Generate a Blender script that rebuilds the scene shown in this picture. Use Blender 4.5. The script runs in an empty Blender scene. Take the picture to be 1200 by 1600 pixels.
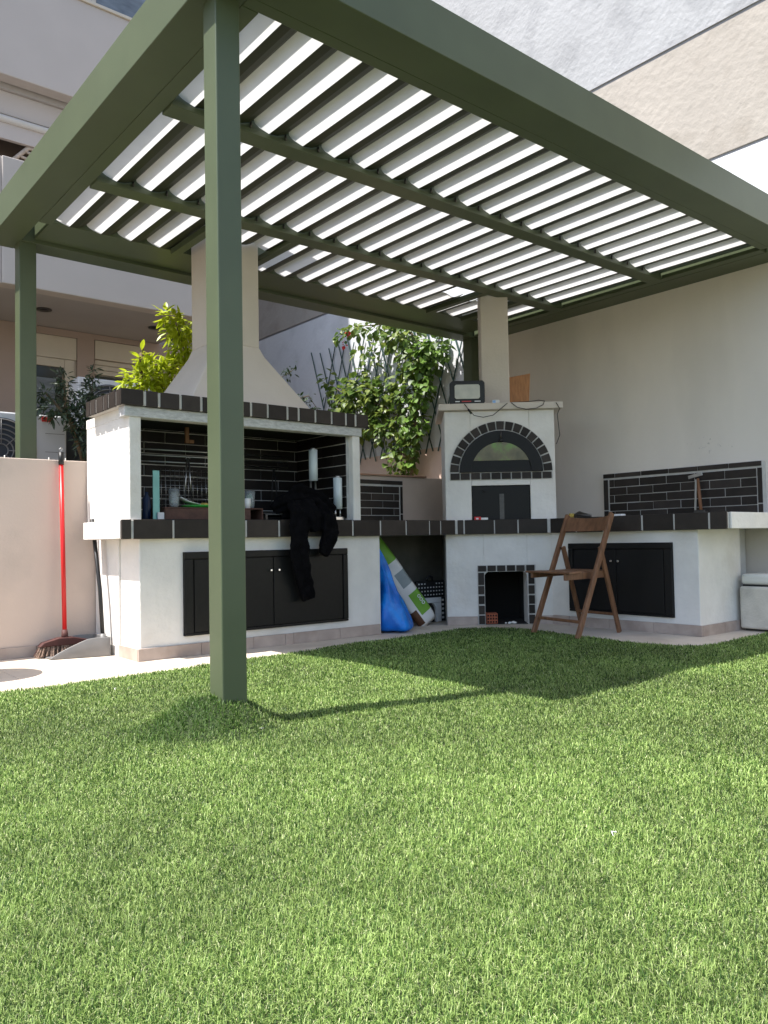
import bpy, bmesh, math, random
import numpy as np
from mathutils import Vector, Matrix
rnd = random.Random(11)
npr = np.random.RandomState(5)
sc = bpy.context.scene
col = sc.collection
# ------------------------------------------------------------------ camera, sky, sun, exposure
YAW, PITCH, ROLL, FPX, CAMH = math.radians(39.647), math.radians(2.070), math.radians(-1.041), 1235.43, 0.85
f_ = Vector((math.sin(YAW)*math.cos(PITCH), math.cos(YAW)*math.cos(PITCH), math.sin(PITCH)))
r_ = Vector((math.cos(YAW), -math.sin(YAW), 0)); u_ = r_.cross(f_)
r2 = r_*math.cos(ROLL)+u_*math.sin(ROLL); u2 = -r_*math.sin(ROLL)+u_*math.cos(ROLL)
cd = bpy.data.cameras.new('camera'); cam = bpy.data.objects.new('camera', cd); col.objects.link(cam)
cam.matrix_world = Matrix(((r2.x, u2.x, -f_.x, 0), (r2.y, u2.y, -f_.y, 0), (r2.z, u2.z, -f_.z, CAMH), (0, 0, 0, 1)))
cd.sensor_fit = 'VERTICAL'; cd.sensor_height = 36; cd.sensor_width = 27; cd.lens = FPX/1600*36
cd.clip_start = .05; cd.clip_end = 300
sc.camera = cam
SUN = Vector((-.984, .177, 2.02)).normalized()
w = bpy.data.worlds.new('World'); sc.world = w; w.use_nodes = True
nt = w.node_tree; bg = nt.nodes['Background']
sky = nt.nodes.new('ShaderNodeTexSky'); sky.sky_type = 'NISHITA'; sky.sun_disc = False
sky.sun_elevation = math.asin(SUN.z); sky.sun_rotation = math.atan2(SUN.x, SUN.y) % (2*math.pi)
sky.air_density = 1.0; sky.dust_density = 1.5; sky.ozone_density = 1.0
nt.links.new(sky.outputs[0], bg.inputs[0]); bg.inputs[1].default_value = .115
sl = bpy.data.lights.new('sun', 'SUN'); sl.energy = 4.0; sl.angle = math.radians(.5); sl.color = (1, .96, .91)
so = bpy.data.objects.new('sun', sl); col.objects.link(so); so.rotation_euler = SUN.to_track_quat('Z', 'Y').to_euler()
so.location = (-6, 4, 14)
sc.view_settings.view_transform = 'Standard'; sc.view_settings.look = 'None'
sc.view_settings.exposure = 1.38; sc.view_settings.gamma = 1
sc.render.engine = 'CYCLES'
sc.cycles.use_denoising = True; sc.cycles.max_bounces = 8; sc.cycles.diffuse_bounces = 4; sc.cycles.transparent_max_bounces = 8

# ------------------------------------------------------------------ materials
MATS = {}
def mat(name, c, rough=.75, var=.0, vscale=5., bump=0., bscale=60., metal=0., rand=0., c2=None, c2scale=3., c2lo=.5, c2hi=.65,
        spec=.5, trans=0., stretch=None, detail=6, transl=0., coat=0., ior=1.45):
    m = bpy.data.materials.new(name); m.use_nodes = True; t = m.node_tree; n = t.nodes; L = t.links
    b = n['Principled BSDF']; b.inputs['Roughness'].default_value = rough; b.inputs['Metallic'].default_value = metal
    b.inputs['Specular IOR Level'].default_value = spec; b.inputs['Coat Weight'].default_value = coat; b.inputs['IOR'].default_value = ior
    b.inputs['Transmission Weight'].default_value = trans
    tc = n.new('ShaderNodeTexCoord'); src = tc.outputs['Object']
    if stretch:
        mp = n.new('ShaderNodeMapping'); mp.inputs['Scale'].default_value = stretch; L.new(src, mp.inputs[0]); src = mp.outputs[0]
    rgb = n.new('ShaderNodeRGB'); rgb.outputs[0].default_value = (*c, 1); cur = rgb.outputs[0]
    def noise(s, d=detail):
        q = n.new('ShaderNodeTexNoise'); q.inputs['Scale'].default_value = s; q.inputs['Detail'].default_value = d; L.new(src, q.inputs['Vector']); return q
    if c2:
        q = noise(c2scale); mr = n.new('ShaderNodeMapRange'); mr.inputs[1].default_value = c2lo; mr.inputs[2].default_value = c2hi
        L.new(q.outputs[0], mr.inputs[0]); mx = n.new('ShaderNodeMix'); mx.data_type = 'RGBA'
        L.new(mr.outputs[0], mx.inputs[0]); L.new(cur, mx.inputs[6]); mx.inputs[7].default_value = (*c2, 1); cur = mx.outputs[2]
    if var or rand:
        hs = n.new('ShaderNodeHueSaturation'); L.new(cur, hs.inputs['Color']); cur = hs.outputs[0]
        val = n.new('ShaderNodeValue'); val.outputs[0].default_value = 1; v = val.outputs[0]
        if var:
            q = noise(vscale); mr = n.new('ShaderNodeMapRange'); mr.inputs[1].default_value = .3; mr.inputs[2].default_value = .7
            mr.inputs[3].default_value = 1-var; mr.inputs[4].default_value = 1+var; L.new(q.outputs[0], mr.inputs[0]); v = mr.outputs[0]
        if rand:
            oi = n.new('ShaderNodeObjectInfo'); mr = n.new('ShaderNodeMapRange'); mr.inputs[3].default_value = 1-rand; mr.inputs[4].default_value = 1+rand
            L.new(oi.outputs['Random'], mr.inputs[0]); mu = n.new('ShaderNodeMath'); mu.operation = 'MULTIPLY'
            L.new(v, mu.inputs[0]); L.new(mr.outputs[0], mu.inputs[1]); v = mu.outputs[0]
        L.new(v, hs.inputs['Value'])
    L.new(cur, b.inputs['Base Color'])
    if bump:
        q = noise(bscale, 8); bp = n.new('ShaderNodeBump'); bp.inputs['Strength'].default_value = bump; bp.inputs['Distance'].default_value = .01
        L.new(q.outputs[0], bp.inputs['Height']); L.new(bp.outputs[0], b.inputs['Normal'])
    if transl:
        tr = n.new('ShaderNodeBsdfTranslucent'); L.new(cur, tr.inputs[0]); ms = n.new('ShaderNodeMixShader'); ms.inputs[0].default_value = transl
        out = n['Material Output']; L.new(b.outputs[0], ms.inputs[1]); L.new(tr.outputs[0], ms.inputs[2]); L.new(ms.outputs[0], out.inputs[0])
    MATS[name] = m; return m
def scuffed(name, c, dark, y0, z0, ry, rz):
    """plaster with a patch of scraped dark scuff marks of its own shape"""
    m = mat(name, c, .88, var=.06, vscale=1.3, bump=.22, bscale=45, c2=tuple(v*.88 for v in c), c2scale=1.3, stretch=(1, 1, .4))
    t = m.node_tree; n = t.nodes; L = t.links; b = n['Principled BSDF']; cur = b.inputs['Base Color'].links[0].from_socket
    ge = n.new('ShaderNodeNewGeometry'); sx = n.new('ShaderNodeSeparateXYZ'); L.new(ge.outputs['Position'], sx.inputs[0])
    def ma(op, a, bb):
        q = n.new('ShaderNodeMath'); q.operation = op
        for i, s in enumerate((a, bb)):
            if isinstance(s, (int, float)): q.inputs[i].default_value = s
            else: L.new(s, q.inputs[i])
        return q.outputs[0]
    dy = ma('DIVIDE', ma('SUBTRACT', sx.outputs[1], y0), ry); dz = ma('DIVIDE', ma('SUBTRACT', sx.outputs[2], z0), rz)
    d = ma('SQRT', ma('ADD', ma('MULTIPLY', dy, dy), ma('MULTIPLY', dz, dz)), 0)
    fall = ma('MAXIMUM', ma('SUBTRACT', 1.0, d), 0)
    nz = n.new('ShaderNodeTexNoise'); nz.inputs['Scale'].default_value = 15; nz.inputs['Detail'].default_value = 12; nz.inputs['Roughness'].default_value = .72
    L.new(ge.outputs['Position'], nz.inputs['Vector'])
    k = ma('GREATER_THAN', ma('ADD', nz.outputs[0], ma('MULTIPLY', fall, .16)), .71)
    k = ma('MULTIPLY', k, ma('MULTIPLY', ma('GREATER_THAN', fall, .02), .34))
    mx = n.new('ShaderNodeMix'); mx.data_type = 'RGBA'; L.new(k, mx.inputs[0]); L.new(cur, mx.inputs[6]); mx.inputs[7].default_value = (*dark, 1)
    L.new(mx.outputs[2], b.inputs['Base Color']); return m

mat('olive', (.076, .096, .052), .4, var=.07, vscale=3, bump=.03, bscale=300, spec=.5, c2=(.08, .10, .054), c2scale=1.2)
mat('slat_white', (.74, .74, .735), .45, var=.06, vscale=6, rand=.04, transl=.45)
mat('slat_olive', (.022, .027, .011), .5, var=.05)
mat('steel', (.55, .55, .54), .3, metal=1)
mat('dark_steel', (.09, .085, .08), .45, metal=.8, var=.2, vscale=20)
mat('rust_iron', (.085, .04, .028), .7, var=.3, vscale=14, bump=.3)
mat('house', (.48, .43, .395), .9, var=.035, vscale=1.5, bump=.1, bscale=120)
mat('house_soffit', (.38, .35, .33), .9, var=.04, vscale=2)
mat('house_pink', (.38, .295, .25), .9, var=.05, vscale=2, bump=.1)
mat('house_trim', (.55, .49, .40), .6, var=.03)
mat('awning', (.62, .60, .57), .8)
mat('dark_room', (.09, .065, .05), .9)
mat('glass', (.03, .032, .024), .08, spec=.35, var=.2, vscale=2)
mat('oven_glass', (.13, .115, .055), .16, spec=.45, var=.45, vscale=5, c2=(.10, .22, .03), c2scale=5, c2lo=.52, c2hi=.7)  # brown and green garden reflections painted into the glass colour
mat('curtain_glass', (.16, .18, .20), .15, var=.35, vscale=3, stretch=(1, 1, 3))
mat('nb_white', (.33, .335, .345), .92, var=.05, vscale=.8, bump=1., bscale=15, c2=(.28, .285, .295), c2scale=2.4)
mat('nb_white_low', (.60, .61, .63), .92, var=.05, vscale=.8, bump=.6, bscale=15, c2=(.54, .55, .57), c2scale=2.4)
mat('nb_cream', (.345, .315, .28), .92, var=.06, vscale=1, bump=1., bscale=12, c2=(.29, .26, .225), c2scale=1.6)
mat('nb_pink', (.66, .50, .41), .92, var=.05, vscale=2, bump=.3)
mat('groove', (.25, .25, .26), .9)
scuffed('beige_wall', (.76, .695, .62), (.12, .11, .10), 3.95, 1.74, .42, .17)
mat('garden_wall', (.57, .465, .395), .9, var=.05, vscale=1.2, bump=.2, bscale=50, c2=(.46, .38, .32), c2scale=1.1)
mat('plaster', (.70, .675, .635), .9, var=.06, vscale=5, bump=.5, bscale=24, c2=(.60, .555, .49), c2scale=1.9, c2lo=.50, c2hi=.78)
mat('hood_plaster', (.58, .52, .455), .9, var=.05, vscale=2.5, bump=.22, bscale=40)
mat('concrete', (.50, .50, .49), .9, var=.2, vscale=18, bump=.5, bscale=50, stretch=(1, 3, 3))
mat('raw_concrete', (.20, .19, .165), .95, var=.3, vscale=3, bump=.4, bscale=30)
mat('grout', (.50, .48, .45), .95, var=.08, vscale=20, bump=.2)
mat('soot_grout', (.50, .48, .45), .95, var=.3, vscale=6, bump=.2)
mat('tile', (.034, .0275, .0235), .5, var=.16, vscale=9, rand=.38, bump=.12, bscale=40, spec=.22)
mat('tile_soot', (.014, .0112, .0095), .55, var=.16, vscale=9, rand=.25, bump=.12, bscale=40, spec=.2)
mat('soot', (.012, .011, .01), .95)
mat('plinth_tile', (.40, .325, .28), .6, var=.12, vscale=8, rand=.06, c2=(.33, .26, .22), c2scale=5)
mat('paving', (.60, .52, .43), .65, var=.05, vscale=4, rand=.035, bump=.08, bscale=80, c2=(.54, .455, .37), c2scale=2.5)
mat('joint', (.36, .30, .25), .95)
mat('earth', (.20, .17, .13), .95, var=.2, vscale=2)
mat('turf_base', (.028, .045, .012), .95, var=.3, vscale=30)
mat('door_black', (.010, .0095, .009), .42, spec=.25, var=.12, vscale=30, stretch=(1, 8, 1), bump=.05)
mat('chrome', (.8, .8, .8), .18, metal=1)
mat('wood_chair', (.165, .078, .038), .48, var=.3, vscale=10, stretch=(3, 3, .6), rand=.1, bump=.06)
mat('board_wood', (.42, .20, .085), .6, var=.16, vscale=8, stretch=(6, 6, .6))
mat('plank_wood', (.40, .235, .16), .7, var=.2, vscale=8, stretch=(.6, 6, 6))
mat('handle_wood', (.22, .10, .045), .6, var=.2)
mat('red_paint', (.55, .012, .012), .35)
mat('black_plastic', (.012, .012, .012), .45)
mat('grey_plastic', (.17, .165, .16), .45, var=.1, vscale=10)
mat('broom_head', (.07, .022, .018), .7, var=.3)
mat('bristle', (.20, .135, .10), .9, var=.5, vscale=60, c2=(.08, .02, .015), c2scale=9)
mat('white_metal', (.60, .61, .62), .5, var=.03)
mat('fan_dark', (.03, .035, .045), .5)
mat('sticker_red', (.6, .02, .02), .5)
mat('white_plastic', (.72, .72, .72), .4)
mat('blue_bag', (.0, .13, .55), .32, var=.2, vscale=7, bump=.35, bscale=22, c2=(.01, .22, .70), c2scale=6)
mat('sack_white', (.66, .65, .63), .5, var=.07, bump=.25, bscale=18)
mat('sack_green', (.16, .36, .035), .5, var=.1, bump=.25, bscale=18)
mat('sack_grey', (.24, .28, .29), .5, var=.1, bump=.25, bscale=18)
mat('sack_brown', (.09, .035, .015), .6, var=.3)
mat('hollow_brick', (.38, .11, .055), .85, var=.15, vscale=20, bump=.2)
mat('brick_hole', (.04, .012, .008), .95)
mat('paper', (.75, .74, .70), .9, var=.06)
mat('lamp_glass', (.50, .49, .42), .22, var=.12, vscale=9)
mat('print_red', (.5, .06, .06), .6); mat('print_white', (.7, .7, .7), .6); mat('print_blue', (.25, .45, .75), .5)
mat('cloth_black', (.0035, .0033, .004), .95, var=.4, vscale=14, bump=.25, bscale=160, spec=.08)
mat('clear', (.85, .9, .9), .08, trans=.8, ior=1.35)
mat('plate_green', (.05, .42, .06), .4)
mat('food', (.45, .32, .07), .8, var=.3, vscale=30)
mat('steel_teal_glint', (.16, .36, .34), .35, metal=.35, var=.15)  # plain steel, the teal it reflects is put into the base colour
mat('tube_white', (.62, .68, .68), .35, var=.06)
mat('hose', (.008, .01, .012), .4)
mat('pvc', (.62, .61, .56), .4)
mat('sink_conc', (.56, .52, .45), .9, var=.15, vscale=6, bump=.4)
mat('lattice', (.03, .065, .06), .55, rand=.2)
mat('stem', (.14, .10, .06), .9, var=.2)
mat('leaf_boug', (.115, .205, .036), .42, rand=.45, transl=.4, c2=(.30, .37, .07), c2scale=7, c2lo=.46, c2hi=.62)
mat('leaf_lime', (.42, .50, .025), .4, rand=.25, transl=.45, c2=(.55, .58, .05), c2scale=5)
mat('leaf_olive', (.045, .075, .04), .5, rand=.3, transl=.2, c2=(.10, .13, .085), c2scale=9)
mat('leaf_dark', (.035, .07, .025), .5, rand=.3, transl=.25)
mat('bract', (.55, .03, .03), .6, rand=.2, transl=.3)
mat('wicker', (.42, .34, .27), .8, var=.2, vscale=30)

# ------------------------------------------------------------------ builders
def tag(o, label=None, cat=None, group=None, kind=None):
    if label: o['label'] = label
    if cat: o['category'] = cat
    if group: o['group'] = group
    if kind: o['kind'] = kind
    return o
def thing(name, label, cat, loc=(0, 0, 0), group=None):
    o = bpy.data.objects.new(name, None); o.empty_display_size = .1; o.location = loc; col.objects.link(o)
    return tag(o, label, cat, group)
def wloc(o):
    v = Vector((0, 0, 0))
    while o is not None:
        v += o.location; o = o.parent
    return v
class MB:
    def __init__(s, tf=None): s.v = []; s.f = []; s.mi = []; s.sm = []; s.tf = tf; s.cm = 0
    def add(s, vs, fs, smooth=False):
        k = len(s.v); s.v += [s.tf(*p) if s.tf else tuple(p) for p in vs]
        for f in fs: s.f.append([k+i for i in f]); s.mi.append(s.cm); s.sm.append(smooth)
        return s
    def box(s, x0, x1, y0, y1, z0, z1):
        return s.add([(x0, y0, z0), (x1, y0, z0), (x1, y1, z0), (x0, y1, z0), (x0, y0, z1), (x1, y0, z1), (x1, y1, z1), (x0, y1, z1)],
                     [(3, 2, 1, 0), (4, 5, 6, 7), (0, 1, 5, 4), (1, 2, 6, 5), (2, 3, 7, 6), (3, 0, 4, 7)])
    def prism(s, poly, z0, z1):
        n = len(poly)
        return s.add([(x, y, z0) for x, y in poly]+[(x, y, z1) for x, y in poly],
                     [tuple(range(n))[::-1], tuple(range(n, 2*n))]+[(i, (i+1) % n, n+(i+1) % n, n+i) for i in range(n)])
    def rings(s, rings, cap=True, smooth=True, closed=True):
        n = len(rings[0]); vs = [p for r in rings for p in r]; fs = []
        for a in range(len(rings)-1):
            for i in range(n if closed else n-1):
                j = (i+1) % n; fs.append((a*n+i, a*n+j, (a+1)*n+j, (a+1)*n+i))
        if cap and closed: fs += [tuple(range(n))[::-1], tuple(range((len(rings)-1)*n, len(rings)*n))]
        return s.add(vs, fs, smooth)
    def tube(s, path, r, n=8, flat=1., cap=True):
        P = [Vector(p) for p in path]; R = r if isinstance(r, (list, tuple)) else [r]*len(P); out = []; prev = None
        for i, p in enumerate(P):
            t = (P[min(i+1, len(P)-1)]-P[max(i-1, 0)]).normalized()
            a = prev if prev is not None else (Vector((0, 0, 1)) if abs(t.z) < .9 else Vector((1, 0, 0)))
            a = (a-t*a.dot(t)).normalized(); b = t.cross(a); prev = a
            out.append([tuple(p+a*math.cos(q)*R[i]*flat+b*math.sin(q)*R[i]) for q in [2*math.pi*k/n for k in range(n)]])
        return s.rings(out, cap)
    def lathe(s, c, prof, n=20, smooth=True):
        return s.rings([[(c[0]+r*math.cos(2*math.pi*k/n), c[1]+r*math.sin(2*math.pi*k/n), c[2]+z) for k in range(n)] for r, z in prof], True, smooth)
    def bar(s, a, b, wid, th, up=(0, 0, 1)):
        a, b = Vector(a), Vector(b); t = (b-a).normalized(); sd = t.cross(Vector(up)).normalized(); u = sd.cross(t)
        q = [sd*(i*wid/2)+u*(j*th/2) for i, j in ((-1, -1), (1, -1), (1, 1), (-1, 1))]
        return s.rings([[tuple(a+k) for k in q], [tuple(b+k) for k in q]], True, False)
    def build(s, name, mats, parent=None, bevel=0., label=None, cat=None, group=None, kind=None, seg=2, ori=None):
        me = bpy.data.meshes.new(name); off = wloc(parent) if parent else Vector((0, 0, 0))
        org = Vector(ori)-off if ori is not None else Vector((0, 0, 0))
        me.from_pydata([(x-off.x-org.x, y-off.y-org.y, z-off.z-org.z) for x, y, z in s.v], [], s.f)
        for mname in (mats if isinstance(mats, (list, tuple)) else [mats]): me.materials.append(MATS[mname])
        me.polygons.foreach_set('material_index', s.mi); me.polygons.foreach_set('use_smooth', s.sm)
        bm = bmesh.new(); bm.from_mesh(me); bmesh.ops.recalc_face_normals(bm, faces=bm.faces); bm.to_mesh(me); bm.free()
        o = bpy.data.objects.new(name, me); col.objects.link(o); o.parent = parent; o.location = org
        if bevel:
            b = o.modifiers.new('bevel', 'BEVEL'); b.width = bevel; b.segments = seg; b.limit_method = 'ANGLE'; b.angle_limit = .7
        return tag(o, label, cat, group, kind)
def bx(name, m, parent, *e, bevel=.004, **k): return MB().box(*e).build(name, m, parent, bevel, **k)

# oven frame: s along the diagonal front, q back from it, z up
def OV(s, q, z): return (5.49+.75*s+.662*q, 5.67-.662*s+.75*q, z)

# ------------------------------------------------------------------ setting: ground, paving, lawn
MB().box(-40, 40, -40, 40, -.4, -.06).build('ground', 'earth', None, kind='structure')
bed = MB().box(-4, 7.5, 2.9, 6.5, -.06, -.006).build('patio', 'joint', None, kind='structure')
LAWN = [(-6, -6), (7.495, -6), (7.495, 3.135), (6.6, 3.13), (5.9, 3.10), (5.62, 3.13), (5.50, 3.25), (5.53, 3.7), (5.63, 4.4), (5.64, 4.85), (5.52, 5.15), (5.32, 5.30),
        (4.9, 5.27), (4.2, 5.19), (3.4, 5.12), (2.6, 5.06), (1.2, 4.985), (-6, 4.86)]
def inside(x, y):
    c = np.zeros(np.shape(x), bool); n = len(LAWN)
    for i in range(n):
        (x0, y0), (x1, y1) = LAWN[i], LAWN[(i+1) % n]
        if y0 == y1: continue
        k = ((y0 > y) != (y1 > y)) & (x < (x1-x0)*(y-y0)/(y1-y0)+x0); c ^= k
    return c
for i in range(19):
    for j in range(6):
        x0, y0 = -4+.606*i, 2.92+.6*j; x1, y1 = min(x0+.603, 7.49), min(y0+.597, 6.49)
        if x1-x0 < .05: continue
        pts = [(x0+(x1-x0)*a, y0+(y1-y0)*b) for a in (0, .25, .5, .75, 1) for b in (0, .25, .5, .75, 1)]
        if all(inside(np.array(a), np.array(b)) for a, b in pts): continue
        bx('paving_slab', 'paving', bed, x0, x1, y0, y1, -.05, rnd.uniform(-.0008, .0008), bevel=.0015)
POSTX, POSTY, PW = 1.70, 3.20, .125
def hump(x, y):
    dx, dy = x-(POSTX+.03), y-(POSTY+.06)
    core = .10*np.exp(-((dx/.23)**2+(dy/.18)**2)**1.6)
    u = (dx*-.86+dy*.5); v = (dx*.5+dy*.86)
    ridge = .085*np.exp(-(v/.13)**2)*np.clip(1-np.abs(u-.2)/.45, 0, 1)
    sunk = -.0*dx
    und = .012*np.sin(x*2.1+.7)*np.sin(y*1.7)+.008*np.sin(x*4.3+y*3.1)
    return core+ridge+np.clip(und, -.004, .02)
lawn = MB().add([(x, y, .004) for x, y in LAWN], [tuple(range(len(LAWN)))]).build('lawn', 'turf_base', None, kind='structure')
mm = MB(); N = 150; gx = np.linspace(-.6, 5.4, N); gy = np.linspace(.3, 4.9, 115)
mm.add([(x, y, .0045+max(0., float(hump(np.array(x), np.array(y))))*(1 if 1 < i < N-2 else 0)) for i, x in enumerate(gx) for y in gy],
       [(a*115+b, (a+1)*115+b, (a+1)*115+b+1, a*115+b+1) for a in range(N-1) for b in range(114)], True)
mm.build('turf_mound', 'turf_base', lawn)
def grass():
    C = []
    def zone(x0, x1, y0, y1, dens):
        n = int((x1-x0)*(y1-y0)*dens); return np.column_stack([npr.uniform(x0, x1, n), npr.uniform(y0, y1, n)])
    p = zone(-2, 7.5, -.5, 5.4, 88000)
    d = np.hypot(p[:, 0], p[:, 1]); az = np.degrees(np.arctan2(p[:, 0], p[:, 1]))-39.65
    keep = np.clip(1.0/(np.maximum(d, 1.5)/1.6)**1.35, .13, 1)
    side = np.where(np.abs(az) < 30, 1, np.where(np.abs(az) < 48, .5, .2))*np.where(d < 1.0, .4, 1)
    sel = (npr.rand(len(p)) < keep*side) & inside(p[:, 0], p[:, 1]); p = p[sel]; side = side[sel]
    # keep the post foot clear
    ok = ~((p[:, 0] > POSTX) & (p[:, 0] < POSTX+PW) & (p[:, 1] > POSTY) & (p[:, 1] < POSTY+PW)); p = p[ok]; side = side[ok]
    n = len(p); d = np.hypot(p[:, 0], p[:, 1])
    clump = .5+.18*np.sin(p[:, 0]*9+3*np.sin(p[:, 1]*5))*np.sin(p[:, 1]*8+2*np.sin(p[:, 0]*6))
    big = np.zeros(n)
    for q in range(14):      # uneven pile: low frequency patches of brushed and flattened turf
        fr = 1.1*1.28**q; an = npr.uniform(0, 6.28); big += np.sin((p[:, 0]*np.cos(an)+p[:, 1]*np.sin(an))*fr+npr.uniform(0, 6.28))/(1+.12*q)
    big = np.clip(.5+.16*big, 0, 1)
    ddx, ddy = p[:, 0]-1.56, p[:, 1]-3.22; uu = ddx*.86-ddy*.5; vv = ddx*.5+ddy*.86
    foot_shade = np.exp(-((uu/.30)**2+(vv/.14)**2)**1.5)[:, None]*.8
    L = npr.uniform(.012, .029, n)*(.8+.25*clump+.2*big)*(1+.5*foot_shade[:, 0]); wd = np.maximum(.0014, .00076*d)*npr.uniform(.75, 1.3, n)/np.sqrt(side)
    th = npr.uniform(0, 2*np.pi, n); lean = np.abs(npr.normal(.68, .42, n)); curl = npr.normal(.7, .75, n)
    # brushed pile: tends one way, patchily
    bd = np.stack([np.cos(2.4+big*1.5), np.sin(2.4+big*1.5)], 1)*(.35*np.ones((n, 1)))
    dirx = np.cos(th)+bd[:, 0]; diry = np.sin(th)+bd[:, 1]; k = np.hypot(dirx, diry)+1e-6; dirx /= k; diry /= k
    thatch = npr.rand(n) < .22
    lean = np.where(thatch, npr.uniform(1.0, 1.45, n), np.clip(lean, 0, 1.25)); L = np.where(thatch, L*.75, L)
    z0 = .004+np.maximum(0, hump(p[:, 0], p[:, 1]))
    ox = -diry*wd/2; oy = dirx*wd/2
    a1 = lean*.55; a2 = np.clip(lean+curl*.7, -.4, 1.9)
    m1x = p[:, 0]+dirx*np.sin(a1)*L*.5; m1y = p[:, 1]+diry*np.sin(a1)*L*.5; m1z = z0+np.cos(a1)*L*.5
    tx = m1x+dirx*np.sin(a2)*L*.5; ty = m1y+diry*np.sin(a2)*L*.5; tz = np.maximum(m1z+np.cos(a2)*L*.5, z0+.002)
    V = np.empty((n, 5, 3), np.float32)
    V[:, 0] = np.stack([p[:, 0]-ox, p[:, 1]-oy, z0], 1); V[:, 1] = np.stack([p[:, 0]+ox, p[:, 1]+oy, z0], 1)
    V[:, 2] = np.stack([m1x+ox*.9, m1y+oy*.9, m1z], 1); V[:, 3] = np.stack([m1x-ox*.9, m1y-oy*.9, m1z], 1); V[:, 4] = np.stack([tx, ty, tz], 1)
    base = (np.arange(n)*5)[:, None]
    loops = np.concatenate([base+np.array([[0, 1, 2, 3]]), base+np.array([[3, 2, 4]])], 1).astype(np.int32).ravel()
    me = bpy.data.meshes.new('grass'); me.vertices.add(n*5); me.vertices.foreach_set('co', V.ravel())
    me.loops.add(n*7); me.loops.foreach_set('vertex_index', loops); me.polygons.add(n*2)
    st = np.stack([np.arange(n)*7, np.arange(n)*7+4], 1).astype(np.int32).ravel(); me.polygons.foreach_set('loop_start', st)
    g1 = np.array([.152, .252, .049]); g2 = np.array([.385, .50, .165]); g3 = np.array([.036, .092, .013]); tc = np.array([.56, .60, .32])
    r = npr.rand(n, 1); cc = g1*(1-r)+g2*r; cc = np.where(npr.rand(n, 1) < .32, g3, cc)
    cc = np.where(thatch[:, None] & (npr.rand(n, 1) < .45), tc, cc)*(.68+.56*big[:, None])*npr.uniform(.85, 1.15, (n, 1))
    # shaded look of the long pile round the post foot, painted in dark green
    cc = cc*(1-foot_shade)+g3*1.15*foot_shade
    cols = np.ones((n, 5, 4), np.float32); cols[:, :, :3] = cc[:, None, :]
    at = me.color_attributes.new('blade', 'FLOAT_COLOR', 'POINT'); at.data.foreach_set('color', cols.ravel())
    me.update(calc_edges=True); me.validate()
    m = mat('blade', (.1, .2, .04), .5, transl=.3, spec=.35); t = m.node_tree
    a = t.nodes.new('ShaderNodeAttribute'); a.attribute_name = 'blade'
    t.links.new(a.outputs['Color'], t.nodes['Principled BSDF'].inputs['Base Color'])
    for q in t.nodes:
        if q.type == 'BSDF_TRANSLUCENT': t.links.new(a.outputs['Color'], q.inputs[0])
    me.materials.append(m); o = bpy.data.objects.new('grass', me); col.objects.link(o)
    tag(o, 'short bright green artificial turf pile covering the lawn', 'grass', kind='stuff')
    print('blades', n)
grass()

# ------------------------------------------------------------------ neighbour's tall wall (x = 7.5)
nw = thing('neighbour_wall', 'tall rough plastered side wall of the neighbour with white and cream bands', 'wall', (7.5, 5, 0))
XW = 7.5
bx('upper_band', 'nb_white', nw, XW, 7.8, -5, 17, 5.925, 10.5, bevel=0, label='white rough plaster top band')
bx('groove', 'groove', nw, XW+.015, 7.8, -5, 17, 5.885, 5.925, bevel=0)
bx('cream_band', 'nb_cream', nw, XW, 7.8, -5, 17, 4.60, 5.885, bevel=0, label='cream rough plaster band')
bx('groove', 'groove', nw, XW+.015, 7.8, -5, 17, 4.565, 4.60, bevel=0)
bx('white_band', 'nb_white_low', nw, XW, 7.8, -5, 17, 2.12, 4.565, bevel=0, label='white plaster lower band')
bx('base_band', 'nb_pink', nw, XW, 7.8, -5, 17, -.05, 2.12, bevel=0, label='pink plaster base band')
bx('boundary_wall', 'beige_wall', None, XW-.014, XW, -5, 7.02, -.05, 3.72, bevel=0,
   label='smooth beige plastered wall under the pergola with scuff marks', cat='wall')

# ------------------------------------------------------------------ garden wall (y = 6.5)
gw = thing('garden_wall', 'low pinkish beige rendered garden wall behind the barbecue', 'wall', (2, 6.6, 0))
bx('wall_body', 'garden_wall', gw, -4, 7.48, 6.5, 6.68, -.05, 1.54, bevel=.006)
x = -4.
while x < 2.2:
    e = min(x+.45, 2.295); bx('skirting_tile', 'plinth_tile', gw, x, e-.004, 6.482, 6.5, 0, .085, bevel=.002); x += .45
for xx in (1.64, 1.97, 2.1):
    MB().tube([(xx, 6.58, 1.53), (xx, 6.58, 1.565)], .004, 6).build('pin', 'pvc', gw)

# ------------------------------------------------------------------ house
hs = thing('house', 'pinkish grey two storey house with balconies and sliding doors', 'house', (2, 10.3, 0))
HX = 5.3
bx('ground_wall', 'house_pink', hs, -8, 2.72, 10.3, 10.6, -.05, 3.62, bevel=0)
bx('ground_wall', 'house_pink', hs, 3.44, 3.66, 10.3, 10.6, -.05, 3.62, bevel=0)
bx('ground_wall', 'house_pink', hs, 4.33, HX, 10.3, 10.6, -.05, 3.62, bevel=0)
bx('ground_wall', 'house_pink', hs, 2.72, 3.44, 10.3, 10.6, 3.53, 3.62, bevel=0)
bx('ground_wall', 'house_pink', hs, 3.66, 4.33, 10.3, 10.6, 3.55, 3.62, bevel=0)
bx('ground_wall', 'house_pink', hs, 3.66, 4.33, 10.3, 10.6, -.05, 1.5, bevel=0)
bx('back_block', 'house', hs, -8, HX, 10.95, 17, -.05, 12, bevel=0)
bx('balcony_parapet', 'house', hs, 2.16, 4.55, 8.75, 8.93, 3.60, 4.95, bevel=.01)
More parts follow.
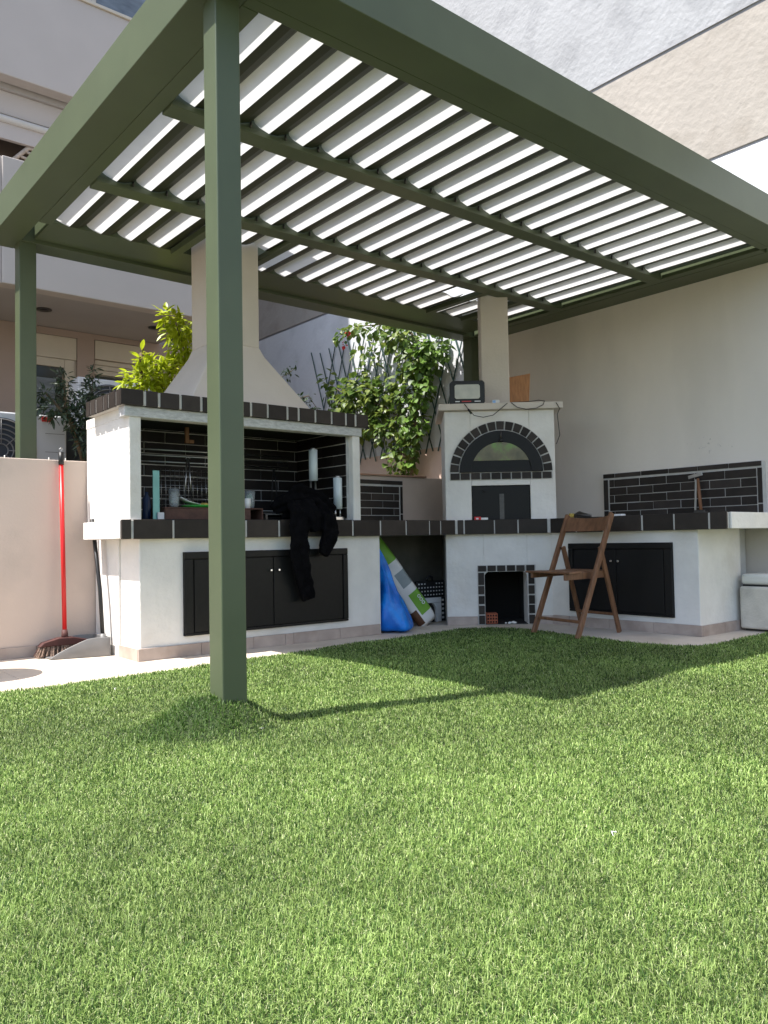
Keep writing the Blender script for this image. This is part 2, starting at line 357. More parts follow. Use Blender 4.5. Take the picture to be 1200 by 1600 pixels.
bx('balcony_parapet', 'house', hs, -8, 2.159, 8.772, 8.93, 3.60, 4.95, bevel=.01)
bx('balcony_slab', 'house_soffit', hs, -8, 4.55, 8.932, 10.95, 3.625, 3.85, bevel=.0)
bx('balcony_side', 'house', hs, 4.40, 4.549, 8.931, 10.29, 3.86, 4.95, bevel=.01)
for x, y in ((2.81, 9.55), (4.17, 9.55)):
    dl = MB().lathe((x, y, 3.612), [(.085, .0), (.085, .012), (.06, .013)], 20).build('downlight', 'dark_steel', hs)
    MB().lathe((x, y, 3.608), [(.05, 0), (.05, .004)], 16).build('lens', 'black_plastic', dl)
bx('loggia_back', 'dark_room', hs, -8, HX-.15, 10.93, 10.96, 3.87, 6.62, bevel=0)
bx('end_wall', 'house', hs, HX-.15, HX, 10.3, 10.95, 3.63, 6.60, bevel=0)
bx('upper_parapet', 'house', hs, -8, HX, 10.3, 10.5, 6.70, 8.03, bevel=.012)
bx('soffit_slab', 'house_soffit', hs, -8, HX, 10.52, 10.95, 6.63, 6.9, bevel=0)
bx('shutter_header', 'house', hs, -8, HX-.16, 10.56, 10.75, 6.33, 6.63, bevel=.01)
MB().tube([(-8, 10.56, 6.27), (HX-.16, 10.56, 6.27)], .045, 12).build('awning_roll', 'awning', hs)
bx('awning_valance', 'house', hs, -8, HX-.16, 10.57, 10.63, 6.02, 6.24, bevel=.004)
bx('parapet_coping', 'house_trim', hs, -8, HX, 10.27, 10.53, 8.03, 8.07, bevel=.004)
for x0, x1 in ((2.2, 3.68), (3.74, 5.2)):
    wn = bx('window', 'house_trim', hs, x0-.03, x1+.03, 10.48, 10.5, 8.07, 9.6, bevel=.004)
    bx('pane', 'glass' if x0 < 3 else 'curtain_glass', wn, x0+.03, x1-.03, 10.47, 10.478, 8.10, 9.55, bevel=0)
bx('upper_wall', 'house', hs, -8, HX, 10.505, 10.95, 8.07, 12, bevel=0)
# door and window of the ground floor
dr = bx('sliding_door', 'house_trim', hs, 2.72, 3.44, 10.33, 10.38, 1.0, 3.53, bevel=.004)
bx('shutter_box', 'house_trim', dr, 2.72, 3.43, 10.29, 10.327, 3.24, 3.525, bevel=.006)
bx('frame', 'house_trim', dr, 3.28, 3.40, 10.295, 10.327, 1.0, 3.235, bevel=.004)
bx('frame', 'house_trim', dr, 2.72, 3.278, 10.295, 10.327, 3.13, 3.235, bevel=.004)
bx('pane', 'curtain_glass', dr, 2.72, 3.18, 10.318, 10.327, 1.0, 2.98, bevel=0)
bx('pane', 'glass', dr, 2.72, 3.275, 10.322, 10.328, 2.98, 3.13, bevel=0)
bx('pane', 'glass', dr, 3.18, 3.275, 10.321, 10.329, 1.0, 2.98, bevel=0)
wd_ = bx('window', 'house_trim', hs, 3.66, 4.33, 10.40, 10.45, 1.5, 3.55, bevel=.004)
bx('shutter_box', 'house_trim', wd_, 3.67, 4.31, 10.30, 10.39, 3.30, 3.545, bevel=.006)
for k in range(3): bx('shutter_slat', 'house_trim', wd_, 3.68, 4.28, 10.345+.006*k, 10.385, 3.235-.065*k, 3.295-.065*k, bevel=.006)
bx('pane', 'glass', wd_, 3.70, 4.25, 10.375, 10.385, 1.55, 3.09, bevel=0)
bx('frame', 'house_trim', wd_, 4.255, 4.32, 10.33, 10.39, 1.52, 3.29, bevel=.004)
wk = thing('wicker_rack', 'pale wicker rack leaning on the upper balcony of the house', 'rack', (2.62, 10.6, 3.85))
for k in range(6):
    t = k/5; MB().tube([(2.60+.30*t, 10.62, 5.55+.40*t), (2.86+.30*t, 10.60, 5.50+.40*t)], .02, 6).build('rung', 'wicker', wk)
MB().tube([(2.47, 10.62, 3.86), (2.56, 10.62, 5.40), (2.72, 10.62, 5.76), (2.93, 10.62, 6.0), (3.0, 10.62, 6.0), (3.25, 10.6, 5.9)], .028, 8).build('rail', 'wicker', wk)
MB().tube([(2.72, 10.6, 3.86), (2.80, 10.6, 5.40), (3.2, 10.6, 5.92)], .024, 8).build('rail', 'wicker', wk)

# ------------------------------------------------------------------ pergola
pg = thing('pergola', 'olive green metal pergola with tilted white louvres over the outdoor kitchen', 'pergola', (1.76, 3.26, 0))
ZB, ZT = 3.39, 3.655
def post(x, y, s, z0, z1):
    MB().box(x, x+s, y, y+s, z0, z1).build('post', 'olive', pg, .006)
post(POSTX, POSTY, PW, -.02, ZB+.02)
post(1.83, 6.88, .135, -.02, ZB+.02)
post(7.2, 6.90, .15, -.02, ZB+.02)
bx('fascia_beam', 'olive', pg, 1.627, 7.483, 2.90, 3.134, ZB, ZT, bevel=.004)
bx('inner_beam', 'olive', pg, 1.846, 7.1, 3.137, 3.212, ZB+.002, ZT-.01, bevel=.003)
bx('fascia_beam', 'olive', pg, 1.627, 1.842, 3.137, 7.10, ZB, ZT, bevel=.004)
bx('inner_beam', 'olive', pg, 1.845, 1.938, 3.215, 6.40, ZB+.002, ZT-.01, bevel=.003)
bx('fascia_beam', 'olive', pg, 1.845, 7.483, 6.86, 7.10, ZB, ZT, bevel=.004)
bx('inner_beam', 'olive', pg, 1.942, 7.09, 6.42, 6.856, ZB+.03, ZT-.01, bevel=.003)
bx('wall_beam', 'olive', pg, 7.2, 7.484, 3.137, 6.856, ZB, ZT, bevel=.004)
bx('inner_beam', 'olive', pg, 7.1, 7.197, 3.215, 6.415, ZB+.002, ZT-.01, bevel=.003)
q = MB().box(1.941, 7.097, 4.185, 4.325, ZB-.012, ZB+.02); q.box(1.941, 7.097, 4.201, 4.309, ZB+.0205, ZB+.13); q.build('rail', 'olive', pg, .004)
q = MB().box(1.941, 7.097, 5.400, 5.545, ZB-.012, ZB+.02); q.box(1.941, 7.097, 5.416, 5.529, ZB+.0205, ZB+.13); q.build('rail', 'olive', pg, .004)
OPEN = [(2.95, 3.72), (5.98, 6.60)]
for a, b in OPEN:
    for xx in (a, b-.075): bx('trimmer', 'olive', pg, xx, xx+.075, 5.548, 6.417, ZB-.006, ZB+.045, bevel=.003)
PT = .2535
for e in ((2.88, 3.74, 5.90, 6.419), (5.70, 6.72, 5.545, 5.93)): bx('sun_block_plate', 'olive', pg, *e, ZB+.205, ZB+.211, bevel=0)  # added plates over the chimney openings, stopping sun leaks through the roof
bx('sun_block_strip', 'olive', pg, 1.939, 1.968, 3.216, 6.418, ZB+.205, ZB+.211, bevel=0); bx('sun_block_strip', 'olive', pg, 7.03, 7.099, 3.216, 6.418, ZB+.205, ZB+.211, bevel=0)  # added strips closing the roof edges against stray sun
def slat_mesh(y0, y1):
    m = MB(); L = y1-y0; p = PT
    # pale opal face: from the lower edge up towards -x, its upper corners rounded
    n = 9; A, B = [], []
    for k in range(n+1):
        u = k/n; x = -.5*p*u; z = .15*p*u**1.15; c = .034*(1-math.sqrt(max(0, 1-max(0, (u-.45)/.55)**2)))
        A.append((x, c, z)); B.append((x, L-c, z))
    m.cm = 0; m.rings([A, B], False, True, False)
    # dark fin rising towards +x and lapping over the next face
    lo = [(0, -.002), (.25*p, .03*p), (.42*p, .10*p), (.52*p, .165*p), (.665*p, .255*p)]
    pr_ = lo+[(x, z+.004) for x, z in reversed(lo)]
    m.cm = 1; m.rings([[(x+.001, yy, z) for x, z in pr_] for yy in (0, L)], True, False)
    return m
BAYS = [(3.215, 4.194), (4.316, 5.409), (5.536, 6.419)]
for bi, (y0, y1) in enumerate(BAYS):
    proto = None; short = None
    for k in range(20):
        x = 2.085+PT*k; z = ZB+.028
        cut = None
        if bi == 2:
            if 2.94 < x < 3.69: cut = (y0, 5.93)
            if 5.87 < x < 6.59: cut = (5.90, y1)
        if cut:
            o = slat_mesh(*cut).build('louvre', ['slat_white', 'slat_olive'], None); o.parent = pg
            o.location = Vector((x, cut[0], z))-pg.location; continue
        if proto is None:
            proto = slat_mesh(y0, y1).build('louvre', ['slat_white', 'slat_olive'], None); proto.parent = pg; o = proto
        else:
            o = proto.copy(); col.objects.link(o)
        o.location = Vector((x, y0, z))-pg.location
        o.rotation_euler = (0, rnd.uniform(-.012, .012), 0)
for ry in (4.255, 5.472):
    for k in range(20):
        x = 2.07+PT*k
        if k == 0: pin = MB().tube([(x-.118, ry-.066, ZB+.021), (x-.118, ry-.066, ZB+.058)], .008, 6).build('pivot_pin', 'dark_steel', pg, ori=(x-.118, ry, ZB)); px0 = pin.location.copy()
        else:
            o = pin.copy(); col.objects.link(o); o.location = (px0.x+PT*k, px0.y, px0.z)
    pass

# ------------------------------------------------------------------ outdoor kitchen: counter, base, doors, plinth
kc = thing('kitchen_counter', 'white plastered L shaped outdoor counter with dark tile edge and black cabinet doors', 'counter', (4.6, 5.9, 0))
CZ0, CZ1 = .897, 1.037
MB().prism([(2.185, 5.565), (5.515, 5.565), (6.215, 4.945), (6.215, 3.16), (7.48, 3.16), (7.48, 6.495), (2.185, 6.36)], CZ0, CZ1-.006).build('countertop', 'grout', kc, .004)
bx('counter_end', 'plaster', kc, 2.165, 2.184, 5.60, 6.36, CZ0+.001, CZ1-.004, bevel=.004, label='white plastered end of the counter slab')
bx('counter_end', 'plaster', kc, 6.262, 7.48, 3.142, 3.159, CZ0+.001, CZ1-.004, bevel=.004, label='grey white end of the counter slab')
J = [2.166, 2.245, 2.56, 2.87, 3.178, 3.486, 3.74, 3.99, 4.25, 4.565, 4.875, 5.172, 5.32, 5.523]
for a, b in zip(J[:-1], J[1:]): bx('edge_tile', 'tile', kc, a+(.009 if a > 2.2 else 0), b-.009, 5.558, 5.58, CZ0-.002, CZ1, bevel=.003)
J = [.112, .182, .48, .712, 1.004]
for a, b in zip(J[:-1], J[1:]): MB(OV).box(a+.004, b-.009, -.070, -.045, CZ0-.002, CZ1).build('edge_tile', 'tile', kc, .004)
J = [4.945, 4.633, 4.332, 3.927, 3.62, 3.305, 3.146]
for a, b in zip(J[:-1], J[1:]): bx('edge_tile', 'tile', kc, 6.207, 6.23, b+.009, a-.009, CZ0-.002, CZ1, bevel=.004)
# barbecue base
bx('base', 'plaster', kc, 2.32, 4.60, 5.62, 6.48, 0, CZ0+.002, bevel=.008)
bx('base', 'plaster', kc, 2.305, 2.319, 5.985, 6.48, 0, CZ0+.001, bevel=.003)
# niche side: return wall and oven base
MB(OV).box(.0, .10, .301, 1.02, 0, CZ0+.001).build('base', 'raw_concrete', kc, .004, label='dark raw concrete side of the open bay')
bx('bay_back', 'raw_concrete', kc, 4.601, 6.2, 6.47, 6.498, 0, CZ0, bevel=0, label='dark raw concrete back of the open bay'); bx('bay_side', 'raw_concrete', kc, 4.601, 4.606, 5.66, 6.468, 0, CZ0, bevel=0)
T = MB(OV); T.box(0, .372, 0, .30, 0, CZ0+.002).build('base', 'plaster', kc, .005)
T = MB(OV); T.box(.80, 1.13, 0, .30, 0, CZ0+.002).build('base', 'plaster', kc, .002)
T = MB(OV); T.box(.373, .799, .002, .30, .525, CZ0+.002).build('base', 'plaster', kc, .002)
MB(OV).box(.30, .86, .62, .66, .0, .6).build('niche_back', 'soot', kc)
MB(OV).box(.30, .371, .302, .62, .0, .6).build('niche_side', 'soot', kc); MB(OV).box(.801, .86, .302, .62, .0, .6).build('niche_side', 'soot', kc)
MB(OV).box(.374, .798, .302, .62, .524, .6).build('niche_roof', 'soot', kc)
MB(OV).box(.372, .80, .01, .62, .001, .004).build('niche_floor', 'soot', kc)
for sg, s0 in ((1, .374), (-1, .798)):   # rounded upper corners of the niche
    m = MB(OV); pts = [(s0, .524), (s0+sg*.055, .524)]+[(s0+sg*(.055-.055*math.sin(a)), .469+.055*math.cos(a)) for a in (.3, .6, .9, 1.2, 1.57)]
    m.rings([[(s, q, z) for s, z in pts] for q in (.004, .05)], True, False); m.build('niche_corner', 'plaster', kc)
bx('base', 'plaster', kc, 6.27, 7.0, 3.44, 4.99, 0, CZ0+.001, bevel=.006)
bx('base', 'plaster', kc, 7.001, 7.47, 3.62, 4.98, 0, CZ0, bevel=.004)
MB().prism([(6.95, 5.02), (7.47, 5.02), (7.47, 6.46), (6.25, 6.46), (6.12, 6.32), (6.84, 5.52)], 0, CZ0-.002).build('base', 'plaster', kc)
def doors(ax, a0, a1, z0, z1, face, n, inv):
    """cabinet: frame and n doors; ax 'x' faces -y at y=face, ax 'y' faces -x at x=face"""
    def B(u0, u1, d0, d1, zz0, zz1): return (u0, u1, face-d1, face-d0, zz0, zz1) if ax == 'x' else (face-d1, face-d0, u0, u1, zz0, zz1)
    fr = bx('cabinet_frame', 'door_black', kc, *B(a0, a1, -.01, .012, z0, z1), bevel=.003)
    for e in ((a0, a1, z1-.055, z1), (a0, a1, z0, z0+.02), (a0, a0+.075, z0+.02, z1-.055), (a1-.05, a1, z0+.02, z1-.055)):
        bx('frame_bar', 'door_black', fr, *B(e[0], e[1], .0125, .03, e[2], e[3]), bevel=.006)
    u = a0+.08; wdt = (a1-.055-u)/n
    for i in range(n):
        dd = bx('cabinet_door', 'door_black', kc, *B(u+i*wdt+.003, u+(i+1)*wdt-.003, .0126, .024, z0+.025, z1-.06), bevel=.004)
        kx = (u+(i+1)*wdt-.035) if i == 0 else (u+i*wdt+.04)
        m = MB(); c = (kx, face-.045) if ax == 'x' else (face-.045, kx)
        zk = z1-.165
        m.box(c[0]-.009, c[0]+.009, c[1]-.009, c[1]+.009, zk-.009, zk+.009).build('knob', 'chrome', dd, .003)
        e = (c[0]-.004, c[0]+.004, c[1]+.009, c[1]+.024) if ax == 'x' else (c[0]+.009, c[0]+.024, c[1]-.004, c[1]+.004)
        bx('knob_stem', 'chrome', dd, *e, zk-.004, zk+.004, bevel=0)
doors('x', 2.66, 4.21, .152, .79, 5.62, 2, 0)
doors('y', 3.67, 4.76, .142, .79, 6.27, 2, 0)
# plinth
x = 2.298
for l in (.5, .46, .3, .08, .48, .46):
    bx('plinth_tile', 'plinth_tile', kc, x, min(x+l, 4.622)-.003, 5.598, 5.6195, 0, .092, bevel=.002); x += l
bx('plinth_tile', 'plinth_tile', kc, 2.2975, 2.3185, 5.621, 5.984, 0, .09, bevel=.002)
for a, b in ((0, .30), (.886, 1.115)): MB(OV).box(a, b, -.022, -.001, 0, .085).build('plinth_tile', 'plinth_tile', kc, .002)
y = 3.418
for l in (.45, .45, .45, .2):
    bx('plinth_tile', 'plinth_tile', kc, 6.248, 6.269, y, y+l-.003, 0, .09, bevel=.002); y += l
bx('plinth_tile', 'plinth_tile', kc, 6.27, 6.64, 3.418, 3.439, 0, .09, bevel=.002); bx('plinth_tile', 'plinth_tile', kc, 6.643, 7.02, 3.418, 3.439, 0, .09, bevel=.002)
# niche tiles
MB(OV).box(.306, .879, -.006, -.0005, .0, .59).add([], []).build('niche_grout', 'grout', kc) if False else None
for s0, s1, z0, z1 in ((.306, .376, .0, .588), (.796, .88, .0, .588), (.376, .796, .522, .588)):
    MB(OV).box(s0, s1, -.005, -.0006, z0, z1).build('niche_grout', 'grout', kc)
for sx in (.312, .806):
    for z0, z1 in ((.006, .092), (.106, .190), (.204, .286), (.30, .382), (.396, .515)):
        MB(OV).box(sx, sx+.058, -.016, -.0055, z0+rnd.uniform(-.003, .003), z1).build('niche_tile', 'tile', kc, .003)
for k in range(6):
    s0 = .312+k*.0947; MB(OV).box(s0, s0+.081, -.016, -.0055, .527, .583).build('niche_tile', 'tile', kc, .003)

# ------------------------------------------------------------------ barbecue (upper part)
bq = thing('barbecue', 'built-in white barbecue with dark tiled fireplace and plaster chimney hood', 'barbecue', (3.3, 5.9, CZ1))
bx('side_wall', 'plaster', bq, 2.24, 2.331, 5.60, 6.49, CZ1-.004, 1.80, bevel=.008)
bx('side_wall', 'plaster', bq, 4.288, 4.372, 5.60, 6.49, CZ1-.004, 1.80, bevel=.008)
bx('back_wall', 'soot_grout', bq, 2.332, 4.287, 6.462, 6.492, CZ1-.003, 1.96, bevel=0)
bx('inner_lining', 'soot_grout', bq, 4.262, 4.2875, 5.66, 6.461, CZ1-.003, 1.80, bevel=0)
bx('lintel', 'concrete', bq, 2.20, 4.385, 5.585, 5.70, 1.79, 1.868, bevel=.006)
bx('hearth', 'soot', bq, 2.335, 4.285, 5.62, 6.46, CZ1-.003, CZ1+.004, bevel=0)
bx('canopy', 'grout', bq, 2.172, 4.44, 5.560, 6.30, 1.872, 1.978, bevel=.004)
bx('canopy', 'grout', bq, 2.34, 4.44, 6.3005, 6.52, 1.872, 1.978, bevel=.0)
bx('side_wall', 'plaster', bq, 2.238, 2.333, 5.702, 6.488, 1.798, 1.871, bevel=0); bx('side_wall', 'plaster', bq, 4.286, 4.374, 5.702, 6.488, 1.798, 1.871, bevel=0)
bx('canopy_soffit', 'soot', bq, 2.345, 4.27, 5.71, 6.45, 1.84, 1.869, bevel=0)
x = 2.162; i = 0
while x < 4.44:
    l = (.185, .105, .165, .165, .15, .10, .17, .15)[i % 8]; e = min(x+l, 4.452)
    if e-x > .03: bx('canopy_tile', 'tile', bq, x, e-.016, 5.553, 5.580, 1.868, 1.984, bevel=.003)
    x += l+.006; i += 1
y = 5.585
for l in (.09, .15, .10, .16, .12, .1):
    bx('canopy_tile', 'tile', bq, 2.165, 2.182, y, y+l-.02, 1.868, 1.984, bevel=.003); y += l
CX0, CX1, CY0, CY1, CZN = 3.122, 3.553, 5.95, 6.38, 2.55
def quadring(x0, x1, y0, y1, z): return [(x0, y0, z), (x1, y0, z), (x1, y1, z), (x0, y1, z)]
MB().rings([quadring(2.78, 3.925, 5.70, 6.49, 1.975), quadring(2.78, 3.925, 5.70, 6.49, 2.0), quadring(CX0-.03, CX1+.03, CY0-.03, CY1+.02, 2.47), quadring(CX0, CX1, CY0, CY1, CZN)], True, False).build('hood', 'hood_plaster', bq, .012)
bx('chimney', 'hood_plaster', bq, CX0, CX1, CY0, CY1, CZN-.005, 4.6, bevel=.012)
# tiles of the fireplace back and right lining
z = 1.06; r = 0
while z < 1.84:
    x = 2.336-(.19 if r % 2 else 0)
    while x < 4.26:
        a, b = max(x, 2.336), min(x+.372, 4.258)
        if b-a > .02: bx('fire_tile', 'tile_soot', bq, a, b, 6.452, 6.4625, z, min(z+.088, 1.838), bevel=.002)
        x += .38
    y = 5.662-(.19 if r % 2 else 0)
    while y < 6.45:
        a, b = max(y, 5.664), min(y+.372, 6.45)
        if b-a > .02: bx('fire_tile', 'tile_soot', bq, 4.252, 4.2625, a, b, z, min(z+.088, 1.79), bevel=.002)
        y += .38
    z += .096; r += 1

# ------------------------------------------------------------------ pizza oven
ov = thing('pizza_oven', 'white corner pizza oven with arched black door framed in dark tiles', 'oven', OV(.58, .5, CZ1))
def OB(name, m, par, s0, s1, q0, q1, z0, z1, bevel=.004, **k): return MB(OV).box(s0, s1, q0, q1, z0, z1).build(name, m, par, bevel, **k)
OB('body', 'plaster', ov, .012, .274, .10, .9, CZ1-.004, 2.145, .008); OB('body', 'plaster', ov, .864, 1.12, .10, .9, CZ1-.004, 2.145, .008)
OB('body', 'plaster', ov, .2745, .8635, .102, .9, 1.386, 2.145, .004)
OB('ash_chamber', 'soot', ov, .26, .88, .55, .58, CZ1-.004, 1.40, 0); OB('ash_floor', 'soot', ov, .275, .863, .11, .55, CZ1-.003, CZ1+.003, 0)
for a, b in ((.2745, .278), (.860, .8635)): OB('ash_side', 'soot', ov, a, b, .115, .55, CZ1, 1.385, 0)
OB('ash_roof', 'soot', ov, .28, .859, .11, .55, 1.381, 1.3855, 0)
ad = OB('ash_door', 'door_black', ov, .281, .857, .116, .128, CZ1+.004, 1.380, .003); OB('reflection_stile', 'dark_steel', ad, .553, .60, .112, .1158, CZ1+.006, 1.30, .002); MB(OV).tube([(.40, .100, 1.33), (.40, .1155, 1.33)], .012, 10).build('knob', 'black_plastic', ad)  # grey strip down the ash door stands in for a reflection
OB('mantel', 'hood_plaster', ov, -.045, 1.20, .04, 1.0, 2.146, 2.213, .008)
OB('chimney', 'hood_plaster', ov, .425, .715, .36, .65, 2.21, 4.4, .01)
AC, AZ = .575, 1.519
def arch_ring(r0, r1, q0, q1, a0, a1, n, name, m, par, bevel=0.):
    t = MB(OV); pr_ = []
    for k in range(n+1):
        a = a0+(a1-a0)*k/n; pr_.append([(AC-r0*math.cos(a), q0, AZ+r0*math.sin(a)), (AC-r1*math.cos(a), q0, AZ+r1*math.sin(a)), (AC-r1*math.cos(a), q1, AZ+r1*math.sin(a)), (AC-r0*math.cos(a), q1, AZ+r0*math.sin(a))])
    t.rings(pr_, True, False); return t.build(name, m, par, bevel)
arch_ring(.418, .517, .094, .1015, 0, math.pi, 40, 'arch_grout', 'grout', ov)
NT = 17
for k in range(NT):
    a = math.pi*k/NT; arch_ring(.428, .512, .084, .0945, a+.014, a+math.pi/NT-.014, 2, 'arch_tile', 'tile', ov, .002)
OB('row_grout', 'grout', ov, .06, 1.09, .0945, .1015, 1.440, 1.5185, 0)
for k in range(10):
    s0 = .066+k*.1025; OB('row_tile', 'tile', ov, s0, s0+.090, .084, .0950, 1.447, 1.512, .002)
arch_ring(.30, .417, .066, .1015, 0.0, math.pi, 40, 'door_frame', 'door_black', ov, .003)
dp = MB(OV); n = 30; dp.rings([[(AC-.30*math.cos(math.pi*k/n), q, AZ+.30*math.sin(math.pi*k/n)) for k in range(n+1)] for q in (.078, .1015)], True, False)
door = dp.build('oven_door', 'door_black', ov)
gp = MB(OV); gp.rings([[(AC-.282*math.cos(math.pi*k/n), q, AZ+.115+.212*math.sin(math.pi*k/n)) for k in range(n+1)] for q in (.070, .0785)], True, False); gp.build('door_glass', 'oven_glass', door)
MB(OV).tube([(AC, .05, AZ+.33), (AC, .05, AZ+.405)], .007, 8).build('damper_rod', 'dark_steel', door)
MB(OV).tube([(AC, .036, AZ+.315), (AC, .064, AZ+.315)], .02, 12).build('damper_knob', 'black_plastic', door)

# ------------------------------------------------------------------ tiled backsplashes
def splash(name, label, ax, face, a0, a1, z0, z1, rows, cap, endcol, thick=0.):
    """tiles on a wall: ax 'y' = wall x=face (tiles run along y), ax 'x' = wall y=face"""
    s = thing(name, label, 'tiles', ((face, (a0+a1)/2, z0) if ax == 'y' else ((a0+a1)/2, face, z0)))
    def B(u0, u1, d0, d1, zz0, zz1): return (face-d1, face-d0, u0, u1, zz0, zz1) if ax == 'y' else (u0, u1, face-d1, face-d0, zz0, zz1)
    bx('grout_bed', 'grout', s, *B(a0, a1, -thick, .014, z0, z1), bevel=.003)
    hh = (z1-cap-.02-z0)/rows
    for r in range(rows):
        u = a0+.055-(.155 if r % 2 else 0)
        while u < a1-endcol:
            p, q = max(u, a0+.055), min(u+.302, a1-endcol)
            if q-p > .02: bx('backsplash_tile', 'tile', s, *B(p, q, .0142, .022, z0+r*hh+.004, z0+(r+1)*hh-.003), bevel=.002)
            u += .31
    u = a0+.004
    while u < a1-.01:
        q = min(u+.31, a1-.004); bx('backsplash_tile', 'tile', s, *B(u, q, .0142, .024, z1-cap, z1-.003), bevel=.002); u += .318
    for v0, v1 in ((z0+.004, z0+.09), (z0+.10, z1-cap-.02)):
        bx('backsplash_tile', 'tile', s, *B(a0+.003, a0+.045, .0142, .023, v0, v1), bevel=.002)
        bx('backsplash_tile', 'tile', s, *B(a1-endcol+.022, a1-.004, .0142, .023, v0, v1), bevel=.002)
    return s
splash('tiled_backsplash', 'dark tiled backsplash on the beige wall above the counter wing', 'y', XW-.0695, 3.41, 5.15, 1.039, 1.535, 5, .048, .08, .055)
splash('tiled_backsplash', 'small dark tiled backsplash on the garden wall between barbecue and oven', 'x', 6.4995, 4.376, 5.64, 1.039, 1.495, 5, .045, .055)
bx('wooden_plank', 'plank_wood', None, 4.75, 5.985, 6.465, 6.64, 1.5405, 1.557, bevel=.003, label='thin brown wooden plank lying on top of the garden wall', cat='plank')

# ------------------------------------------------------------------ things on the barbecue
t = thing('angle_bracket', 'upright steel angle bracket with a painted teal reflection standing at the left of the fireplace', 'bracket', (2.50, 5.72, CZ1))
bx('upright', 'steel_teal_glint', t, 2.470, 2.524, 5.72, 5.728, CZ1, 1.415, bevel=.003); bx('flange', 'steel_teal_glint', t, 2.517, 2.524, 5.729, 5.77, CZ1, 1.415, bevel=.002); bx('foot', 'white_metal', t, 2.50, 2.552, 5.70, 5.7195, CZ1, 1.095, bevel=.004)
b = MB().lathe((2.478, 5.86, CZ1), [(.028, 0), (.03, .01), (.03, .17), (.014, .20), (.014, .22)], 16).build('blue_bottle', 'print_blue', None, label='dark blue bottle behind the angle bracket', cat='bottle')
b.data.materials[0] = mat('bottle_blue', (.01, .03, .09), .3)
t = thing('fire_tray', 'low rusty iron tray on the hearth of the barbecue', 'tray', (3.0, 5.85, CZ1))
bx('front', 'rust_iron', t, 2.56, 3.30, 5.70, 5.712, CZ1+.004, 1.125, bevel=.003); bx('top', 'rust_iron', t, 2.555, 3.42, 5.70, 6.05, 1.126, 1.136, bevel=.003)
bx('side', 'rust_iron', t, 2.56, 2.572, 5.7125, 6.04, CZ1+.004, 1.125, bevel=.002); bx('side', 'rust_iron', t, 3.408, 3.42, 5.70, 6.04, CZ1+.004, 1.125, bevel=.002)
def tumbler(x, y, z, lab):
    MB().lathe((x, y, z), [(.034, 0), (.038, .04), (.046, .15), (.0445, .15), (.036, .045), (.030, .012)], 24).build('tumbler', 'clear', None, label=lab, cat='glass')
tumbler(2.70, 5.85, 1.1362, 'clear plastic tumbler beside the white napkin'); tumbler(3.375, 5.84, 1.1362, 'clear tumbler at the right end of the iron tray')
for (x, lab) in ((2.92, 'green plate with food under the white napkin'), (3.34, 'bright green plate under the tumbler')):
    pass
MB().lathe((2.93, 5.86, 1.1362), [(.07, 0), (.16, .018), (.155, .023), (.07, .006)], 28).build('plate', 'plate_green', None, label='green plate holding food beside a white napkin', cat='plate')
m = MB(); [m.lathe((2.98+rnd.uniform(-.05, .05), 5.85+rnd.uniform(-.04, .04), 1.143), [(.012, 0), (.03, .012), (.022, .03), (.008, .036)], 9) for _ in range(5)]
m.build('food', 'food', None, label='yellowish leftovers on the green plate', cat='food')
MB().lathe((3.36, 5.96, 1.1362), [(.05, 0), (.10, .022), (.096, .026), (.05, .006)], 24).build('plate', 'plate_green', None, label='bright green plate behind the tumbler on the tray', cat='plate')
MB().lathe((3.325, 5.79, 1.1362), [(.022, 0), (.026, .085), (.023, .085), (.02, .006)], 16).build('paper_cup', 'paper', None, label='white paper cup in front of the tumbler', cat='cup')
m = MB(); m.rings([[(2.735, 5.80, 1.225), (2.755, 5.90, 1.215)], [(2.80, 5.79, 1.192), (2.82, 5.90, 1.185)], [(2.90, 5.79, 1.168), (2.90, 5.89, 1.166)]], False, True, False)
o = m.build('napkin', 'paper', None, label='white paper napkin folded on the green plate', cat='napkin'); s_ = o.modifiers.new('s', 'SOLIDIFY'); s_.thickness = .004
t = thing('grill_rack', 'black ribbed grill rack lying on the hearth', 'rack', (3.45, 5.75, CZ1))
for k in range(30): MB().tube([(3.435+.013*k, 5.68, 1.095), (3.435+.013*k, 6.1, 1.095)], .0045, 5).build('bar', 'dark_steel', t)
MB().tube([(3.43, 5.685, 1.085), (3.83, 5.685, 1.085)], .006, 6).build('frame', 'dark_steel', t); MB().tube([(3.43, 6.08, 1.085), (3.83, 6.08, 1.085)], .006, 6).build('frame', 'dark_steel', t)
for xx in (3.44, 3.82): bx('foot', 'dark_steel', t, xx-.01, xx+.01, 5.68, 5.70, CZ1+.004, 1.083, bevel=0)
for zz, lab in ((1.645, 'uppermost thin steel skewer rod across the fireplace'), (1.597, 'middle thin steel skewer rod across the fireplace'), (1.545, 'lowest thin steel skewer rod across the fireplace')):
    MB().tube([(2.345, 6.3, zz), (4.05, 6.3, zz+.008)], .006, 8).build('skewer_rod', 'steel', None, label=lab, cat='skewer')
t = thing('hanging_hook', 'brown wooden hook block hanging under the canopy', 'hook', (3.0, 6.2, 1.70))
bx('upright', 'handle_wood', t, 2.965, 3.0, 6.19, 6.215, 1.705, 1.842, bevel=.004); bx('lip', 'handle_wood', t, 3.0005, 3.045, 6.19, 6.215, 1.705, 1.735, bevel=.004)
t = thing('wire_basket', 'wire mesh fish grill standing against the fireplace back', 'grill basket', (3.07, 6.40, 1.05))
for k in range(12): MB().tube([(2.84+.042*k, 6.40, 1.14), (2.84+.042*k, 6.41, 1.50)], .0022, 4).build('wire', 'steel', t)
